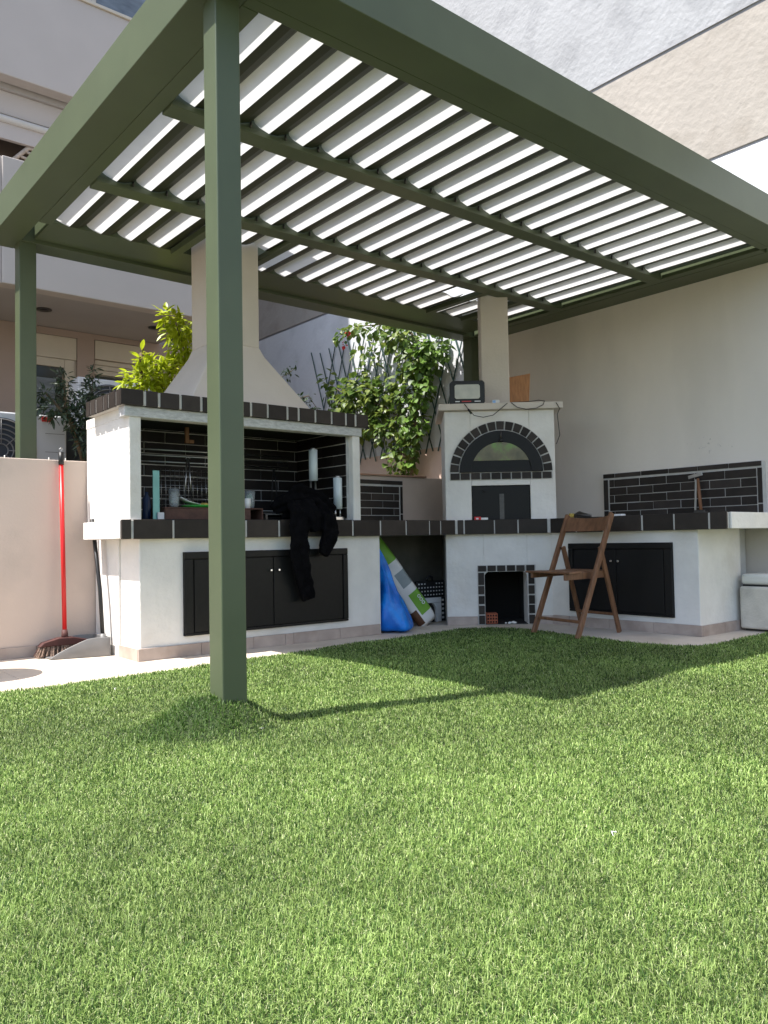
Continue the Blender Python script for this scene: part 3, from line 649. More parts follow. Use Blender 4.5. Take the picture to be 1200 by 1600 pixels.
for k in range(9): MB().tube([(2.83, 6.4005+.001*k, 1.15+.042*k), (3.31, 6.4005+.001*k, 1.15+.042*k)], .0022, 4).build('wire', 'steel', t)
MB().tube([(2.86, 6.398, 1.042), (2.86, 6.398, 1.14)], .004, 5).build('leg', 'steel', t); MB().tube([(3.29, 6.398, 1.042), (3.29, 6.398, 1.14)], .004, 5).build('leg', 'steel', t)
def tongs(x, y, z0, z1, lab, m='steel'):
    t = thing('tongs', lab, 'tongs', (x, y, z0))
    for dx in (-.022, .022):
        MB().tube([(x+dx*.3, y, z1), (x+dx, y, (z0+z1)/2), (x+dx*1.4, y, z0)], [.006, .006, .004], 6).build('arm', m, t)
    MB().tube([(x-.02, y, z1), (x, y, z1+.022), (x+.02, y, z1)], .005, 6).build('bow', m, t)
tongs(3.03, 6.285, 1.20, 1.58, 'steel tongs hanging from the skewer rods before the wire basket'); tongs(3.89, 6.285, 1.2, 1.52, 'black tongs hanging from the skewer rods beside the jacket', 'black_plastic')
def lift_post(x, y, zt, lab):
    t = thing('grill_lift_post', lab, 'post', (x, y, CZ1))
    MB().tube([(x, y, zt-.30), (x, y, zt-.02)], .040, 16).build('sleeve', 'tube_white', t)
    MB().tube([(x, y, zt-.0195), (x, y, zt)], [.028, .018], 12).build('cap', 'steel', t)
    for dx in (-.03, .022): MB().tube([(x+dx, y, CZ1+.02), (x+dx, y, zt-.29)], .009, 8).build('rod', 'steel', t)
    bx('base_clamp', 'steel', t, x-.05, x+.05, y-.03, y+.03, CZ1, CZ1+.035, bevel=.006)
    MB().tube([(x-.10, y-.01, CZ1+.05), (x-.04, y-.01, CZ1+.05)], .014, 10).build('crank', 'steel', t)
lift_post(4.053, 5.88, 1.70, 'white sleeved steel grill lift post behind the black jacket'); lift_post(4.205, 5.72, 1.44, 'shorter white sleeved grill lift post by the right pillar')
# black jacket
def blobcloth(name, parts, label, cat):
    m = MB()
    for pi, (pth, rad, fl) in enumerate(parts):
        P = [Vector(p) for p in pth]; Q = []; RR = []
        for a in range(len(P)-1):          # resample so that folds run along the cloth
            for k in range(5): u = k/5; Q.append(P[a].lerp(P[a+1], u)); RR.append(rad[a]*(1-u)+rad[a+1]*u)
        Q.append(P[-1]); RR.append(rad[-1]); n = 30; out = []; prev = Vector((1, 0, 0))
        for i, p in enumerate(Q):
            t = (Q[min(i+1, len(Q)-1)]-Q[max(i-1, 0)]).normalized(); b = (prev-t*prev.dot(t)).normalized(); a_ = t.cross(b); prev = b
            rg = []
            for k in range(n):
                q = 2*math.pi*k/n; f = 1+.17*math.sin(4*q+pi+.12*i)+.12*math.sin(7*q-.23*i+2*pi)+.06*math.sin(.9*i+2*q)
                rg.append(tuple(p+b*math.cos(q)*RR[i]*f+a_*math.sin(q)*RR[i]*fl*f))
            out.append(rg)
        m.rings(out)
    o = m.build(name, 'cloth_black', None, label=label, cat=cat)
    r = o.modifiers.new('r', 'REMESH'); r.mode = 'VOXEL'; r.voxel_size = .008; r.use_smooth_shade = True
    tx = bpy.data.textures.new('folds', 'CLOUDS'); tx.noise_scale = .09; d = o.modifiers.new('d', 'DISPLACE'); d.texture = tx; d.strength = .03; d.mid_level = .5
    return o
blobcloth('jacket', [([(3.52, 5.72, 1.12), (3.62, 5.68, 1.18), (3.75, 5.68, 1.23), (3.92, 5.66, 1.20), (4.08, 5.62, 1.10)], [.05, .085, .11, .10, .05], .8),
    ([(3.60, 5.70, 1.09), (3.8, 5.70, 1.11), (4.03, 5.66, 1.07)], [.06, .08, .05], .7),
    ([(3.68, 5.60, 1.18), (3.655, 5.525, 1.09), (3.64, 5.50, .95), (3.65, 5.505, .75), (3.69, 5.51, .55), (3.735, 5.52, .37)], [.07, .08, .085, .085, .075, .06], .45),
    ([(3.93, 5.60, 1.15), (3.95, 5.515, 1.06), (3.95, 5.495, .93), (3.91, 5.50, .80), (3.885, 5.505, .74)], [.07, .075, .085, .065, .05], .5),
    ([(3.75, 5.58, 1.19), (3.79, 5.515, 1.08), (3.81, 5.505, .94)], [.07, .085, .05], .5)],
    'black jacket draped over the counter edge with sleeves hanging down', 'jacket')

# ------------------------------------------------------------------ things on the oven mantel
t = thing('flood_light', 'black portable LED flood light standing on the oven mantel', 'lamp', OV(.25, .12, 2.213))
hh = MB(OV); hh.rings([[(s, q, z) for s, z in ((.075, 2.235), (.09, 2.218), (.415, 2.218), (.43, 2.235), (.43, 2.435), (.41, 2.455), (.10, 2.455), (.075, 2.43))] for q in (.10, .165)], True, False)
hh.build('housing', 'black_plastic', t, .006)
gl = MB(OV); gl.rings([[(s, q, z) for s, z in ((.125, 2.285), (.14, 2.268), (.365, 2.268), (.38, 2.285), (.38, 2.40), (.365, 2.415), (.14, 2.415), (.125, 2.40))] for q in (.094, .0995)], True, False)
gl.build('lens', 'lamp_glass', t, .002)
for a, b, m_ in ((.13, .175, 'print_white'), (.195, .29, 'print_red'), (.325, .385, 'print_white')): OB('print_strip', m_, t, a, b, .0975, .0995, 2.238, 2.248, 0)
for s0 in (.11, .37): OB('foot', 'black_plastic', t, s0, s0+.03, .11, .16, 2.213, 2.2178, 0)
MB(OV).tube([(.20, .10, 2.222), (.22, .03, 2.20), (.26, .02, 2.14), (.31, .018, 2.085), (.40, .018, 2.065), (.50, .02, 2.085), (.58, .025, 2.15), (.64, .035, 2.20), (.70, .10, 2.222), (.85, .14, 2.232), (.97, .10, 2.238), (1.02, .05, 2.22), (1.0, .03, 2.18), (.93, .022, 2.145), (.83, .02, 2.135), (.74, .025, 2.16), (.69, .035, 2.205), (.66, .12, 2.222)], .0042, 6).build('cable', 'black_plastic', t)
MB(OV).tube([(.25, .02, 2.15), (.285, .019, 2.105)], .011, 8).build('cable_joint', 'black_plastic', t)
MB(OV).tube([(1.13, .03, 2.20), (1.165, .038, 2.14), (1.15, .085, 2.09), (1.16, .09, 1.98), (1.17, .09, 1.88), (1.135, .095, 1.79)], .0042, 6).build('cable', 'black_plastic', None, label='thin black cable hanging from the mantel corner', cat='cable')
o = MB(OV).box(.50, .575, .09, .15, 2.213, 2.252).build('cable_spool_box', 'print_white', None, .008, label='small white and blue packet on the oven mantel', cat='packet')
OB('label_patch', 'print_blue', o, .505, .535, .0885, .0898, 2.22, 2.245, 0)
m = MB(OV); m.rings([[(.73, .56, 2.213), (.94, .56, 2.213), (.975, .64, 2.625), (.73, .64, 2.585)], [(.73, .585, 2.213), (.94, .585, 2.213), (.975, .665, 2.625), (.73, .665, 2.585)]], True, False)
m.build('wooden_board', 'board_wood', None, .003, label='orange brown wooden board leaning beside the oven chimney', cat='board')
t = thing('matchbox', 'red and white small packet at the oven ash opening', 'packet', OV(.33, .1, CZ1))
OB('pack', 'sticker_red', t, .295, .36, .07, .11, CZ1, 1.072, .002); OB('pack_white', 'paper', t, .361, .43, .07, .12, CZ1, 1.062, .003)
OB('print', 'print_white', t, .31, .335, .068, .0698, 1.045, 1.06, 0)

# ------------------------------------------------------------------ things on the right counter wing
t = thing('pliers', 'dark hand tool with yellow grip lying on the counter', 'tool', (6.6, 4.87, CZ1))
MB().tube([(6.60, 4.74, CZ1+.02), (6.58, 4.80, CZ1+.03), (6.60, 4.88, CZ1+.045), (6.60, 4.94, CZ1+.03)], [.012, .022, .03, .018], 8).build('jaw', 'dark_steel', t)
MB().tube([(6.60, 4.94, CZ1+.03), (6.58, 4.99, CZ1+.035)], .022, 8).build('grip', 'food', t); MB().tube([(6.60, 4.94, CZ1+.02), (6.66, 4.78, CZ1+.015)], .012, 8).build('handle', 'dark_steel', t)
bx('white_block', 'white_plastic', None, 6.57, 6.64, 4.37, 4.50, CZ1, CZ1+.028, bevel=.006, label='small white plastic block on the counter wing', cat='block')
t = thing('hammer', 'small hammer standing on its head against the tiled backsplash', 'hammer', (7.35, 3.96, CZ1))
MB().tube([(7.34, 3.955, CZ1+.05), (7.38, 3.99, 1.26), (7.42, 4.02, 1.405)], [.016, .017, .014], 8).build('handle', 'handle_wood', t)
m = MB(); m.rings([[(x, 3.90+a*.12, CZ1+b*.055) for a, b in ((0, 0), (1, .0), (1, 1), (0, 1))] for x in (7.315, 7.365)], True, False); m.build('head', 'dark_steel', t, .008); t.location.x -= .055
t = thing('trowel', 'small steel trowel leaning behind the hammer', 'trowel', (7.43, 4.07, CZ1))
MB().bar((7.42, 4.06, CZ1), (7.455, 4.06, 1.40), .02, .006, (1, 0, 0)).build('shank', 'steel', t); MB().bar((7.452, 4.14, 1.425), (7.452, 3.99, 1.455), .006, .035, (0, 0, 1)).build('blade', 'steel', t, .003); t.location.x -= .055

# ------------------------------------------------------------------ sink corner at the right edge
t = thing('utility_trough', 'grey white concrete trough beside the counter wing', 'trough', (7.15, 3.2, 0))
bx('basin', 'sink_conc', t, 6.88, 7.47, 3.02, 3.405, .02, .39, bevel=.02, seg=3); bx('rim', 'pvc', t, 6.90, 7.47, 3.0, 3.40, .405, .50, bevel=.03, seg=3)
bx('gasket', 'black_plastic', t, 6.92, 7.46, 3.03, 3.39, .39, .406, bevel=0); bx('foot', 'dark_steel', t, 6.95, 7.46, 3.03, 3.39, .003, .02, bevel=0)
MB().tube([(7.10, 3.2, .50), (7.07, 3.21, .58), (7.09, 3.22, .66), (7.16, 3.22, .70), (7.26, 3.2, .68)], .013, 8).build('hose', 'hose', None, label='black garden hose looped over the trough', cat='hose')
t = thing('wall_tap', 'dark water tap on the wall above the trough', 'tap', (7.4, 3.2, .78))
MB().tube([(7.485, 3.2, .80), (7.30, 3.2, .80), (7.26, 3.2, .70)], .014, 8).build('spout', 'dark_steel', t); MB().tube([(7.30, 3.2, .81), (7.30, 3.2, .86)], .01, 8).build('stem', 'dark_steel', t); MB().bar((7.22, 3.2, .865), (7.36, 3.2, .865), .016, .012).build('lever', 'black_plastic', t, .003)

# ------------------------------------------------------------------ things in the open bay
def bag():
    m = MB(); rings = []; n = 28; H = .845
    for k in range(15):
        u = k/14; z = .003+H*u; cx = 4.80-.10*u; cy = 5.68+.17*u
        ra = .185*(1-u)**.95*(1+.22*math.sin(u*8))+.014; rb = .20*(1-u)**.7+.018
        rg = []
        for i in range(n):
            a = 2*math.pi*i/n; f = 1+.12*math.sin(3*a+5*u)+.09*math.sin(6*a-9*u)+.06*math.sin(10*a+14*u)
            rg.append((max(cx+ra*f*math.cos(a), 4.605), cy+rb*f*math.sin(a), z+(.012*math.sin(5*a) if 0 < k < 14 else 0)))
        rings.append(rg)
    m.rings(rings); o = m.build('blue_bag', 'blue_bag', None, label='crumpled bright blue plastic bag leaning in the open bay', cat='bag'); s = o.modifiers.new('s', 'SUBSURF'); s.levels = s.render_levels = 1
bag()
def sack():
    A = Vector((5.36, 5.80, .02)); B = Vector((4.78, 6.02, .88)); ax = (B-A); Ln = ax.length; ax.normalize()
    nr = Vector((-.45, -.86, .15)); nr = (nr-ax*nr.dot(ax)).normalized(); sd = nr.cross(ax).normalized()
    if sd.x < 0: sd = -sd
    m = MB(); nu, nv = 26, 12
    def P(u, v, side):
        e = 1-(2*u-1)**6; f = 1-(2*v-1)**4; th = .045*(max(e, 0)**.5)*(max(f, 0)**.5)*(1+.12*math.sin(9*u+3*v))
        wdt = .225*(1-.12*(2*u-1)**8)
        return tuple(A+ax*(u*Ln)+sd*((v-.5)*wdt)+nr*(side*th+.006*math.sin(14*u+5*v)))
    for side in (1, -1):
        vs = [P(i/nu, j/nv, side) for i in range(nu+1) for j in range(nv+1)]
        base = len(m.v); m.v += vs
        for i in range(nu):
            for j in range(nv):
                u = (i+.5)/nu; v = (j+.5)/nv
                c = 1 if (.10 < u < .36 and v > .38) or u > .68 else 3 if (u < .20 and v < .34 and u > .04) else 2 if (.42 < u < .56 and v > .45) else 0
                k = base+i*(nv+1)+j; m.f.append([k, k+1, k+nv+2, k+nv+1]); m.mi.append(c); m.sm.append(True)
    o = m.build('sack', ['sack_white', 'sack_green', 'sack_grey', 'sack_brown'], None, label='white and green printed sack leaning behind the blue bag', cat='sack')
    bm = bmesh.new(); bm.from_mesh(o.data); bmesh.ops.remove_doubles(bm, verts=bm.verts, dist=.0015); bmesh.ops.recalc_face_normals(bm, faces=bm.faces); bm.to_mesh(o.data); bm.free()
    cu = bpy.data.curves.new('lettering', 'FONT'); cu.body = 'ooo'; cu.size = .07; cu.extrude = .002
    tm = bpy.data.objects.new('tmp', cu); col.objects.link(tm); bpy.context.view_layer.update()
    me = bpy.data.meshes.new_from_object(tm.evaluated_get(bpy.context.evaluated_depsgraph_get())); bpy.data.objects.remove(tm)
    pos = A+ax*(.30*Ln)+sd*(.05)+nr*.052; X = -ax; Yv = sd; Zv = nr
    mw = Matrix(((X.x, Yv.x, Zv.x, pos.x), (X.y, Yv.y, Zv.y, pos.y), (X.z, Yv.z, Zv.z, pos.z), (0, 0, 0, 1))); me.transform(mw)
    me.materials.clear(); me.materials.append(MATS['print_white']); lo = bpy.data.objects.new('lettering', me); col.objects.link(lo); lo.parent = o
sack()
t = thing('step_stool', 'black and white folded plastic step stool in the open bay', 'stool', (5.62, 6.05, 0))
SY = 6.02
bx('top_panel', 'black_plastic', t, 5.40, 5.80, SY, SY+.035, .255, .425, bevel=.01)
MB().tube([(5.56, SY+.017, .42), (5.565, SY+.017, .462), (5.60, SY+.017, .475), (5.635, SY+.017, .462), (5.64, SY+.017, .42)], .011, 8).build('handle', 'black_plastic', t)
for r in range(4):
    for c in range(9):
        if r == 3 and 2 < c < 6: continue
        bx('grip_dot', 'white_plastic', t, 5.425+.041*c, 5.441+.041*c, SY-.004, SY+.001, .275+.038*r, .288+.038*r, bevel=.002)
bx('leg_panel', 'white_plastic', t, 5.43, 5.71, SY-.04, SY-.006, .20, .253, bevel=.006); bx('leg', 'white_plastic', t, 5.64, 5.71, SY-.04, SY-.006, .002, .199, bevel=.006)
bx('leg', 'white_plastic', t, 5.43, 5.48, SY-.04, SY-.006, .002, .199, bevel=.006)
m = MB(); pts = [(5.64, .199), (5.60, .199)]+[(5.56+.08*math.sin(a), .115+.084*math.cos(a)) for a in (.6, .9, 1.2, 1.5)]
m.rings([[(x, y, z) for x, z in pts] for y in (SY-.038, SY-.008)], True, False); m.build('leg_arch', 'white_plastic', t)
bx('inner_panel', 'black_plastic', t, 5.482, 5.638, SY-.005, SY+.03, .003, .25, bevel=.004); bx('edge_panel', 'black_plastic', t, 5.712, 5.79, SY-.03, SY+.03, .002, .253, bevel=.006)
for k in range(5): bx('edge_stripe', 'white_plastic', t, 5.72, 5.75, SY-.034, SY-.029, .03+.045*k, .052+.045*k, bevel=.002)
t = thing('hollow_brick', 'red hollow clay brick standing in the firewood niche', 'brick', OV(.44, .05, 0))
OB('body', 'hollow_brick', t, .388, .50, .035, .20, .005, .105, .003)
for r in range(3):
    for c in range(4): OB('hole', 'brick_hole', t, .398+.026*c, .415+.026*c, .033, .036, .014+.031*r, .034+.031*r, .002)
m = MB(OV)
for k in range(9):
    a = rnd.uniform(.53, .67); b = rnd.uniform(.02, .07); r = rnd.uniform(.010, .022); z = rnd.uniform(.004, .014)
    m.rings([[(a+rr*math.cos(q+k), b+rr*math.sin(q+k)*.8, z+zz) for q in (0, 1.3, 2.6, 3.7, 5.1)] for rr, zz in ((r, -.003), (r*.9, r*.5), (r*.35, r*.8))], True, False)
m.build('rubble', 'paper', None, label='white plaster rubble on the niche floor', cat='rubble', kind='stuff')

# ------------------------------------------------------------------ folding chair
t = thing('folding_chair', 'brown wooden folding chair at the lawn edge by the oven', 'chair', (5.75, 4.3, 0))
def CH(a, b, z):  # a: depth from front (0) to back, b: across (0 far .. 1 near)
    return (5.50+a-.10*b, 4.605-.575*b, z)
def rail(name, p, q, wdt, th, up=(0, 1, 0), bevel=.006): MB().bar(p, q, wdt, th, up).build(name, 'wood_chair', t, bevel)
for b in (.03, .97): rail('long_leg', CH(0, b, .005), CH(.535, b, 1.055), .052, .028, (0, 1, 0))
for b in (.105, .895): rail('short_leg', CH(.655, b, .004), CH(.40, b, .765), .046, .026, (0, 1, 0))
for b in (.068, .932):
    MB().tube([CH(.395, b-.045, .755), CH(.395, b+.045, .755)], .009, 8).build('pivot_bolt', 'dark_steel', t)
# backrest: curved slat between long legs
n = 8; rr = []
for k in range(n+1):
    u = k/n; b = .05+.90*u; bow = .035*math.sin(math.pi*u)
    q = []
    for a, z in ((.455, .905), (.475, .905), (.535, 1.035), (.515, 1.035)):
        q.append(CH(a+bow, b, z+(-.012 if z < 1 else -.018)*math.sin(math.pi*u)*(1 if z > 1 else .4)))
    rr.append(q)
MB().rings(rr, True, False).build('backrest', 'wood_chair', t, .004)
# seat: frame sides and slats
rail('seat_side', CH(-.075, .145, .522), CH(.50, .145, .528), .026, .045, (0, 0, 1)); rail('seat_side', CH(-.075, .855, .518), CH(.50, .855, .524), .026, .058, (0, 0, 1))
for k in range(6):
    a = -.085+.098*k; e = .02 if k in (0,) else .075
    MB().bar(CH(a+.045, e if k < 2 else .17, .553), CH(a+.045, 1-(e if k < 2 else .17), .553), .085, .016, (0, 0, 1)).build('seat_slat', 'wood_chair', t, .005)
rail('stretcher', CH(.068, .05, .14), CH(.068, .95, .14), .026, .018, (1, 0, 0)); rail('stretcher', CH(.60, .12, .165), CH(.60, .88, .165), .026, .018, (1, 0, 0)); rail('stretcher', CH(.475, .12, .545), CH(.475, .88, .545), .03, .02, (1, 0, 0))

# ------------------------------------------------------------------ broom and dustpan
t = thing('broom', 'red handled push broom leaning on the garden wall', 'broom', (2.02, 6.35, 0))
MB().tube([(2.02, 6.36, .13), (2.032, 6.47, 1.50)], .017, 12).build('handle', 'red_paint', t); MB().tube([(2.032, 6.47, 1.50), (2.033, 6.478, 1.60)], [.021, .020], 12).build('grip', 'black_plastic', t)
MB().tube([(2.033, 6.478, 1.60), (2.033, 6.48, 1.615), (2.045, 6.48, 1.625), (2.033, 6.48, 1.638), (2.02, 6.48, 1.625), (2.033, 6.48, 1.615)], .004, 6).build('hanging_loop', 'steel', t)
m = MB(); m.rings([[(2.02+dx*1.0, 6.36+dy, z) for dx, dy in ((-w_, -.04), (w_, -.04), (w_, .04), (-w_, .04))] for w_, z in ((.20, .085), (.17, .115), (.05, .145))], True, False); m.build('head', 'broom_head', t, .008)
MB().tube([(2.0195, 6.355, .13), (2.021, 6.368, .20)], [.028, .022], 10).build('socket', 'broom_head', t)
m = MB(); 
for k in range(420):
    a = rnd.uniform(-.19, .19); b = rnd.uniform(-.035, .035); sp = 1.2; q = rnd.uniform(.002, .02)
    m.bar((2.02+a, 6.36+b, .09), (2.02+a*sp+rnd.uniform(-.012, .012), 6.36+b*1.7-.01+rnd.uniform(-.01, .01), q), .0045, .003)
m.build('bristles', 'bristle', t, kind='stuff')
t = thing('dustpan', 'grey long handled dustpan standing before the broom', 'dustpan', (2.12, 6.12, 0))
m = MB()
def dpring(u):
    # u from lip (0) to back (1) along +x / slightly -y
    x = 1.86+.40*u; y0 = 6.20-.20*u*.55; h = .012+.135*min(1, u*1.5)**.8
    return x, y0, h
prof = []
for k in range(9):
    u = k/8; x, y0, h = dpring(u); wdt = .30
    prof.append([(x, y0-.02, .004), (x, y0-.02, h), (x, y0-.008, h), (x, y0-.008, .012), (x, y0+wdt, .012), (x, y0+wdt, h), (x, y0+wdt+.012, h), (x, y0+wdt+.012, .004)])
m.rings(prof, True, True); m.build('pan', 'grey_plastic', t, .003)
bx('back', 'grey_plastic', t, 2.26, 2.272, 6.07, 6.40, .004, .147, bevel=.004)
MB().tube([(2.235, 6.13, .10), (2.232, 6.18, .5), (2.215, 6.30, 1.06)], .016, 10).build('handle', 'black_plastic', t); MB().tube([(2.235, 6.128, .05), (2.235, 6.135, .17)], .022, 10).build('socket', 'grey_plastic', t)

# ------------------------------------------------------------------ unseen round table, added left of the view to cast the paving shadow
t = thing('shadow_table', 'unseen small round table added to cast a shadow on the paving', 'table', (1.0, 5.80, 0))
MB().lathe((1.0, 5.80, .70), [(.29, 0), (.31, .008), (.31, .022), (.30, .03)], 36).build('table_top', 'white_metal', t)
for k in range(3):
    a = 2*math.pi*k/3+.3; MB().tube([(1.0+.12*math.cos(a), 5.8+.12*math.sin(a), .70), (1.0+.22*math.cos(a), 5.8+.22*math.sin(a), .0)], .014, 8).build('leg', 'white_metal', t)

# ------------------------------------------------------------------ air conditioners behind the wall
def aircon(x, y, z, wdt, hgt, lab, stk):
    t = thing('air_conditioner', lab, 'air conditioner', (x+wdt/2, y, z))
    bx('casing', 'white_metal', t, x, x+wdt, y, y+.32, z, z+hgt, bevel=.012)
    cx = x+wdt*.40; cz = z+hgt*.49; R = hgt*.43
    MB().rings([[(cx+r*math.cos(2*math.pi*k/40), yy, cz+r*math.sin(2*math.pi*k/40)) for k in range(40)] for r, yy in ((R, y-.001), (R, y-.012), (R*.97, y-.012))], True, False).build('fan_recess', 'fan_dark', t)
    for q in (.2, .35, .5, .65, .8, .95):
        MB().tube([(cx+R*q*math.cos(2*math.pi*k/36), y-.018, cz+R*q*math.sin(2*math.pi*k/36)) for k in range(37)], .006, 5, cap=False).build('guard_ring', 'grey_plastic', t)
    for k in range(8):
        a = math.pi*k/4; MB().tube([(cx+.05*math.cos(a), y-.020, cz+.05*math.sin(a)), (cx+R*.96*math.cos(a), y-.020, cz+R*.96*math.sin(a))], .004, 5).build('guard_spoke', 'grey_plastic', t)
    for zz in (.25, .5, .75): bx('panel_seam', 'grey_plastic', t, x+wdt*.8, x+wdt*.98, y-.002, y+.001, z+hgt*zz, z+hgt*zz+.004, bevel=0)
    if stk: bx('sticker', 'sticker_red', t, x+wdt*.56+.19, x+wdt*.56+.28, y-.005, y-.0005, z+hgt-.06, z+hgt-.02, bevel=0)
    else:
        for k in range(2): bx('nameplate', 'fan_dark', t, x+.03, x+.12, y-.003, y-.0005, z+hgt-.075-.025*k, z+hgt-.06-.025*k, bevel=0)
    for s_ in (x+.08, x+wdt-.14): bx('bracket', 'grey_plastic', t, s_, s_+.06, y+.02, y+.30, 0 if z < 2 else z-.12, z-.001, bevel=0)
    return t
aircon(1.42, 7.3, 1.36, .92, .66, 'white air conditioner unit with red sticker behind the garden wall', True)
a2 = aircon(2.93, 8.75, 2.03, .86, .68, 'white air conditioner unit raised behind the barbecue canopy', False)
bx('stand', 'grey_plastic', a2, 2.98, 3.74, 8.80, 9.0, 0, 1.905, bevel=0)
t = thing('water_tank_cabinet', 'dark grey cabinet standing between the air conditioners', 'cabinet', (2.6, 7.6, 0))
bx('body', 'fan_dark', t, 2.36, 2.72, 7.6, 7.9, 0, 1.95, bevel=.01); bx('lid', 'grey_plastic', t, 2.35, 2.73, 7.59, 7.91, 1.951, 1.975, bevel=.006)

# ------------------------------------------------------------------ trellis and plants
t = thing('wall_trellis', 'dark green expanding lattice trellis on the neighbour wall behind the climber', 'trellis', (7.47, 9, 2.1))
for fam in (0, 1):
    k = 0; y = 7.0
    while y < 10.75:
        dy = .66*(1 if fam else -1); z0, z1 = 2.06, 3.98
        # slanted laths, broken over two lattice diamonds in height; end at the panel sides
        za = z0+rnd.uniform(-.04, .04); zb = z1+rnd.uniform(-.06, .06)
        ya, yb = y-dy/2*1.0, y+dy/2*1.0
        MB().bar((7.470-.010*fam, ya, za), (7.470-.010*fam, yb, zb), .019, .008, (1, 0, 0)).build('lath', 'lattice', t)
        y += .25; k += 1
    fam
def leaf_mesh(name, L, W, fold, mats, shape='ovate'):
    if shape == 'ovate': pr_ = [(0, 0), (.22, .40), (.48, .5), (.78, .28), (1, 0)]
    else: pr_ = [(0, 0), (.25, .38), (.5, .5), (.8, .3), (1, 0)]
    vs = []; fs = []
    for u, v in pr_: vs.append((0, u*L, -.10*L*u*u))
    for sgn in (1, -1):
        b = len(vs)
        for u, v in pr_[1:-1]: vs.append((sgn*v*W, u*L, abs(v)*W*fold-.10*L*u*u))
        c = [0, 1, 2, 3, 4]; e = [b, b+1, b+2]
        q = [(0, e[0], 1), (1, e[0], e[1], 2), (2, e[1], e[2], 3), (3, e[2], 4)]
        fs += q if sgn < 0 else [tuple(reversed(a)) for a in q]
    return vs, fs
def foliage(parent, matname, pts, L, W, fold, nobj, part='leaf', bulk='foliage', droop=.6, up=None, shape='ovate'):
    vs, fs = leaf_mesh('leaf', L, W, fold, matname, shape)
    base = bpy.data.meshes.new('leaf'); base.from_pydata(vs, [], fs); base.materials.append(MATS[matname])
    m = MB(); off = wloc(parent); camv = Vector((0, 0, .85))
    order = sorted(range(len(pts)), key=lambda i: (Vector(pts[i][0])-camv).length)
    for rank, i in enumerate(order):
        p, out = Vector(pts[i][0]), Vector(pts[i][1])
        d = (out.normalized()*.8+Vector((rnd.uniform(-1, 1), rnd.uniform(-1, 1), rnd.uniform(-1, .6)-droop)).normalized()*1.0).normalized()
        nrm = Vector((rnd.uniform(-.7, .4), rnd.uniform(-.7, .4), 1)).normalized(); sd = d.cross(nrm).normalized(); nn = sd.cross(d)
        s = rnd.uniform(.5, 1.25)
        if rank < nobj:
            o = bpy.data.objects.new(part, base); col.objects.link(o); o.parent = parent
            o.matrix_local = Matrix(((sd.x*s, d.x*s, nn.x*s, p.x-off.x), (sd.y*s, d.y*s, nn.y*s, p.y-off.y), (sd.z*s, d.z*s, nn.z*s, p.z-off.z), (0, 0, 0, 1)))
        else: m.add([tuple(p+sd*(a*s)+d*(b*s)+nn*(c*s)) for a, b, c in vs], fs)
    if m.v: m.build(bulk, matname, parent, kind='stuff')
def clump(c, r, n):
    out = []; n = int(n*DENS)
    for _ in range(n):
        v = Vector((rnd.gauss(0, 1), rnd.gauss(0, 1), rnd.gauss(0, 1))).normalized()*rnd.random()**.4
        out.append(((c[0]+v.x*r[0], c[1]+v.y*r[1], c[2]+v.z*r[2]), (v.x-.3, v.y, v.z)))
    return out
DENS = .85
t = thing('bougainvillea', 'leafy climbing bougainvillea hanging over the trellis on the neighbour wall', 'climber', (7.2, 8.1, 0))
pts = []
for c, r, n in (((7.22, 8.32, 2.0), (.16, .28, .30), 150), ((7.2, 8.12, 2.42), (.18, .36, .34), 210), ((7.2, 8.05, 2.9), (.2, .40, .34), 230), ((7.22, 7.92, 3.3), (.2, .42, .32), 240),
                ((7.22, 7.62, 3.42), (.18, .34, .28), 150), ((7.2, 8.25, 3.72), (.2, .42, .22), 170), ((7.22, 8.75, 3.98), (.18, .34, .16), 70), ((7.2, 9.2, 4.02), (.14, .3, .10), 30),
                ((7.18, 8.75, 2.92), (.2, .38, .32), 230), ((7.16, 9.15, 3.0), (.2, .40, .32), 240), ((7.15, 9.55, 3.0), (.18, .34, .28), 120), ((7.15, 9.25, 2.58), (.18, .5, .24), 210),
                ((7.16, 8.65, 2.45), (.16, .28, .28), 90), ((7.2, 9.95, 3.3), (.12, .2, .24), 40), ((7.2, 9.8, 2.8), (.12, .25, .2), 50), ((7.2, 9.45, 3.98), (.12, .3, .10), 40), ((7.2, 8.9, 3.62), (.12, .4, .2), 40), ((7.2, 8.95, 3.35), (.12, .4, .2), 40)):
    pts += clump(c, r, n)
foliage(t, 'leaf_boug', pts, .108, .095, .35, 290)
for pth, r in (([(7.3, 8.3, 0), (7.32, 8.25, 1.5), (7.28, 8.05, 2.6), (7.3, 7.9, 3.5), (7.25, 8.3, 3.9), (7.2, 9.2, 4.05), (7.2, 9.6, 3.95)], [.035, .03, .024, .02, .012, .008, .004]),
               ([(7.28, 8.1, 2.4), (7.2, 8.7, 2.8), (7.15, 9.3, 2.95), (7.15, 9.9, 3.3)], [.014, .011, .008, .004]), ([(7.3, 8.1, 2.9), (7.25, 7.7, 3.4), (7.2, 7.4, 3.55)], [.012, .009, .004]),
               ([(7.22, 8.7, 2.8), (7.16, 9.3, 2.6), (7.16, 9.8, 2.7)], [.008, .006, .003]), ([(7.33, 8.2, 1.0), (7.3, 8.4, 1.9), (7.25, 8.35, 2.5)], [.016, .012, .006])):
    MB().tube(pth, r, 7).build('stem', 'stem', t)
foliage(t, 'bract', clump((7.18, 9.42, 4.02), (.08, .12, .09), 16)+clump((7.2, 9.55, 3.85), (.05, .06, .06), 6), .06, .05, .4, 22, 'bract')
DENS = 1.7
t = thing('lime_shrub', 'bright lime green leafy shrub rising behind the barbecue canopy', 'shrub', (3.1, 7.2, 0))
pts = []
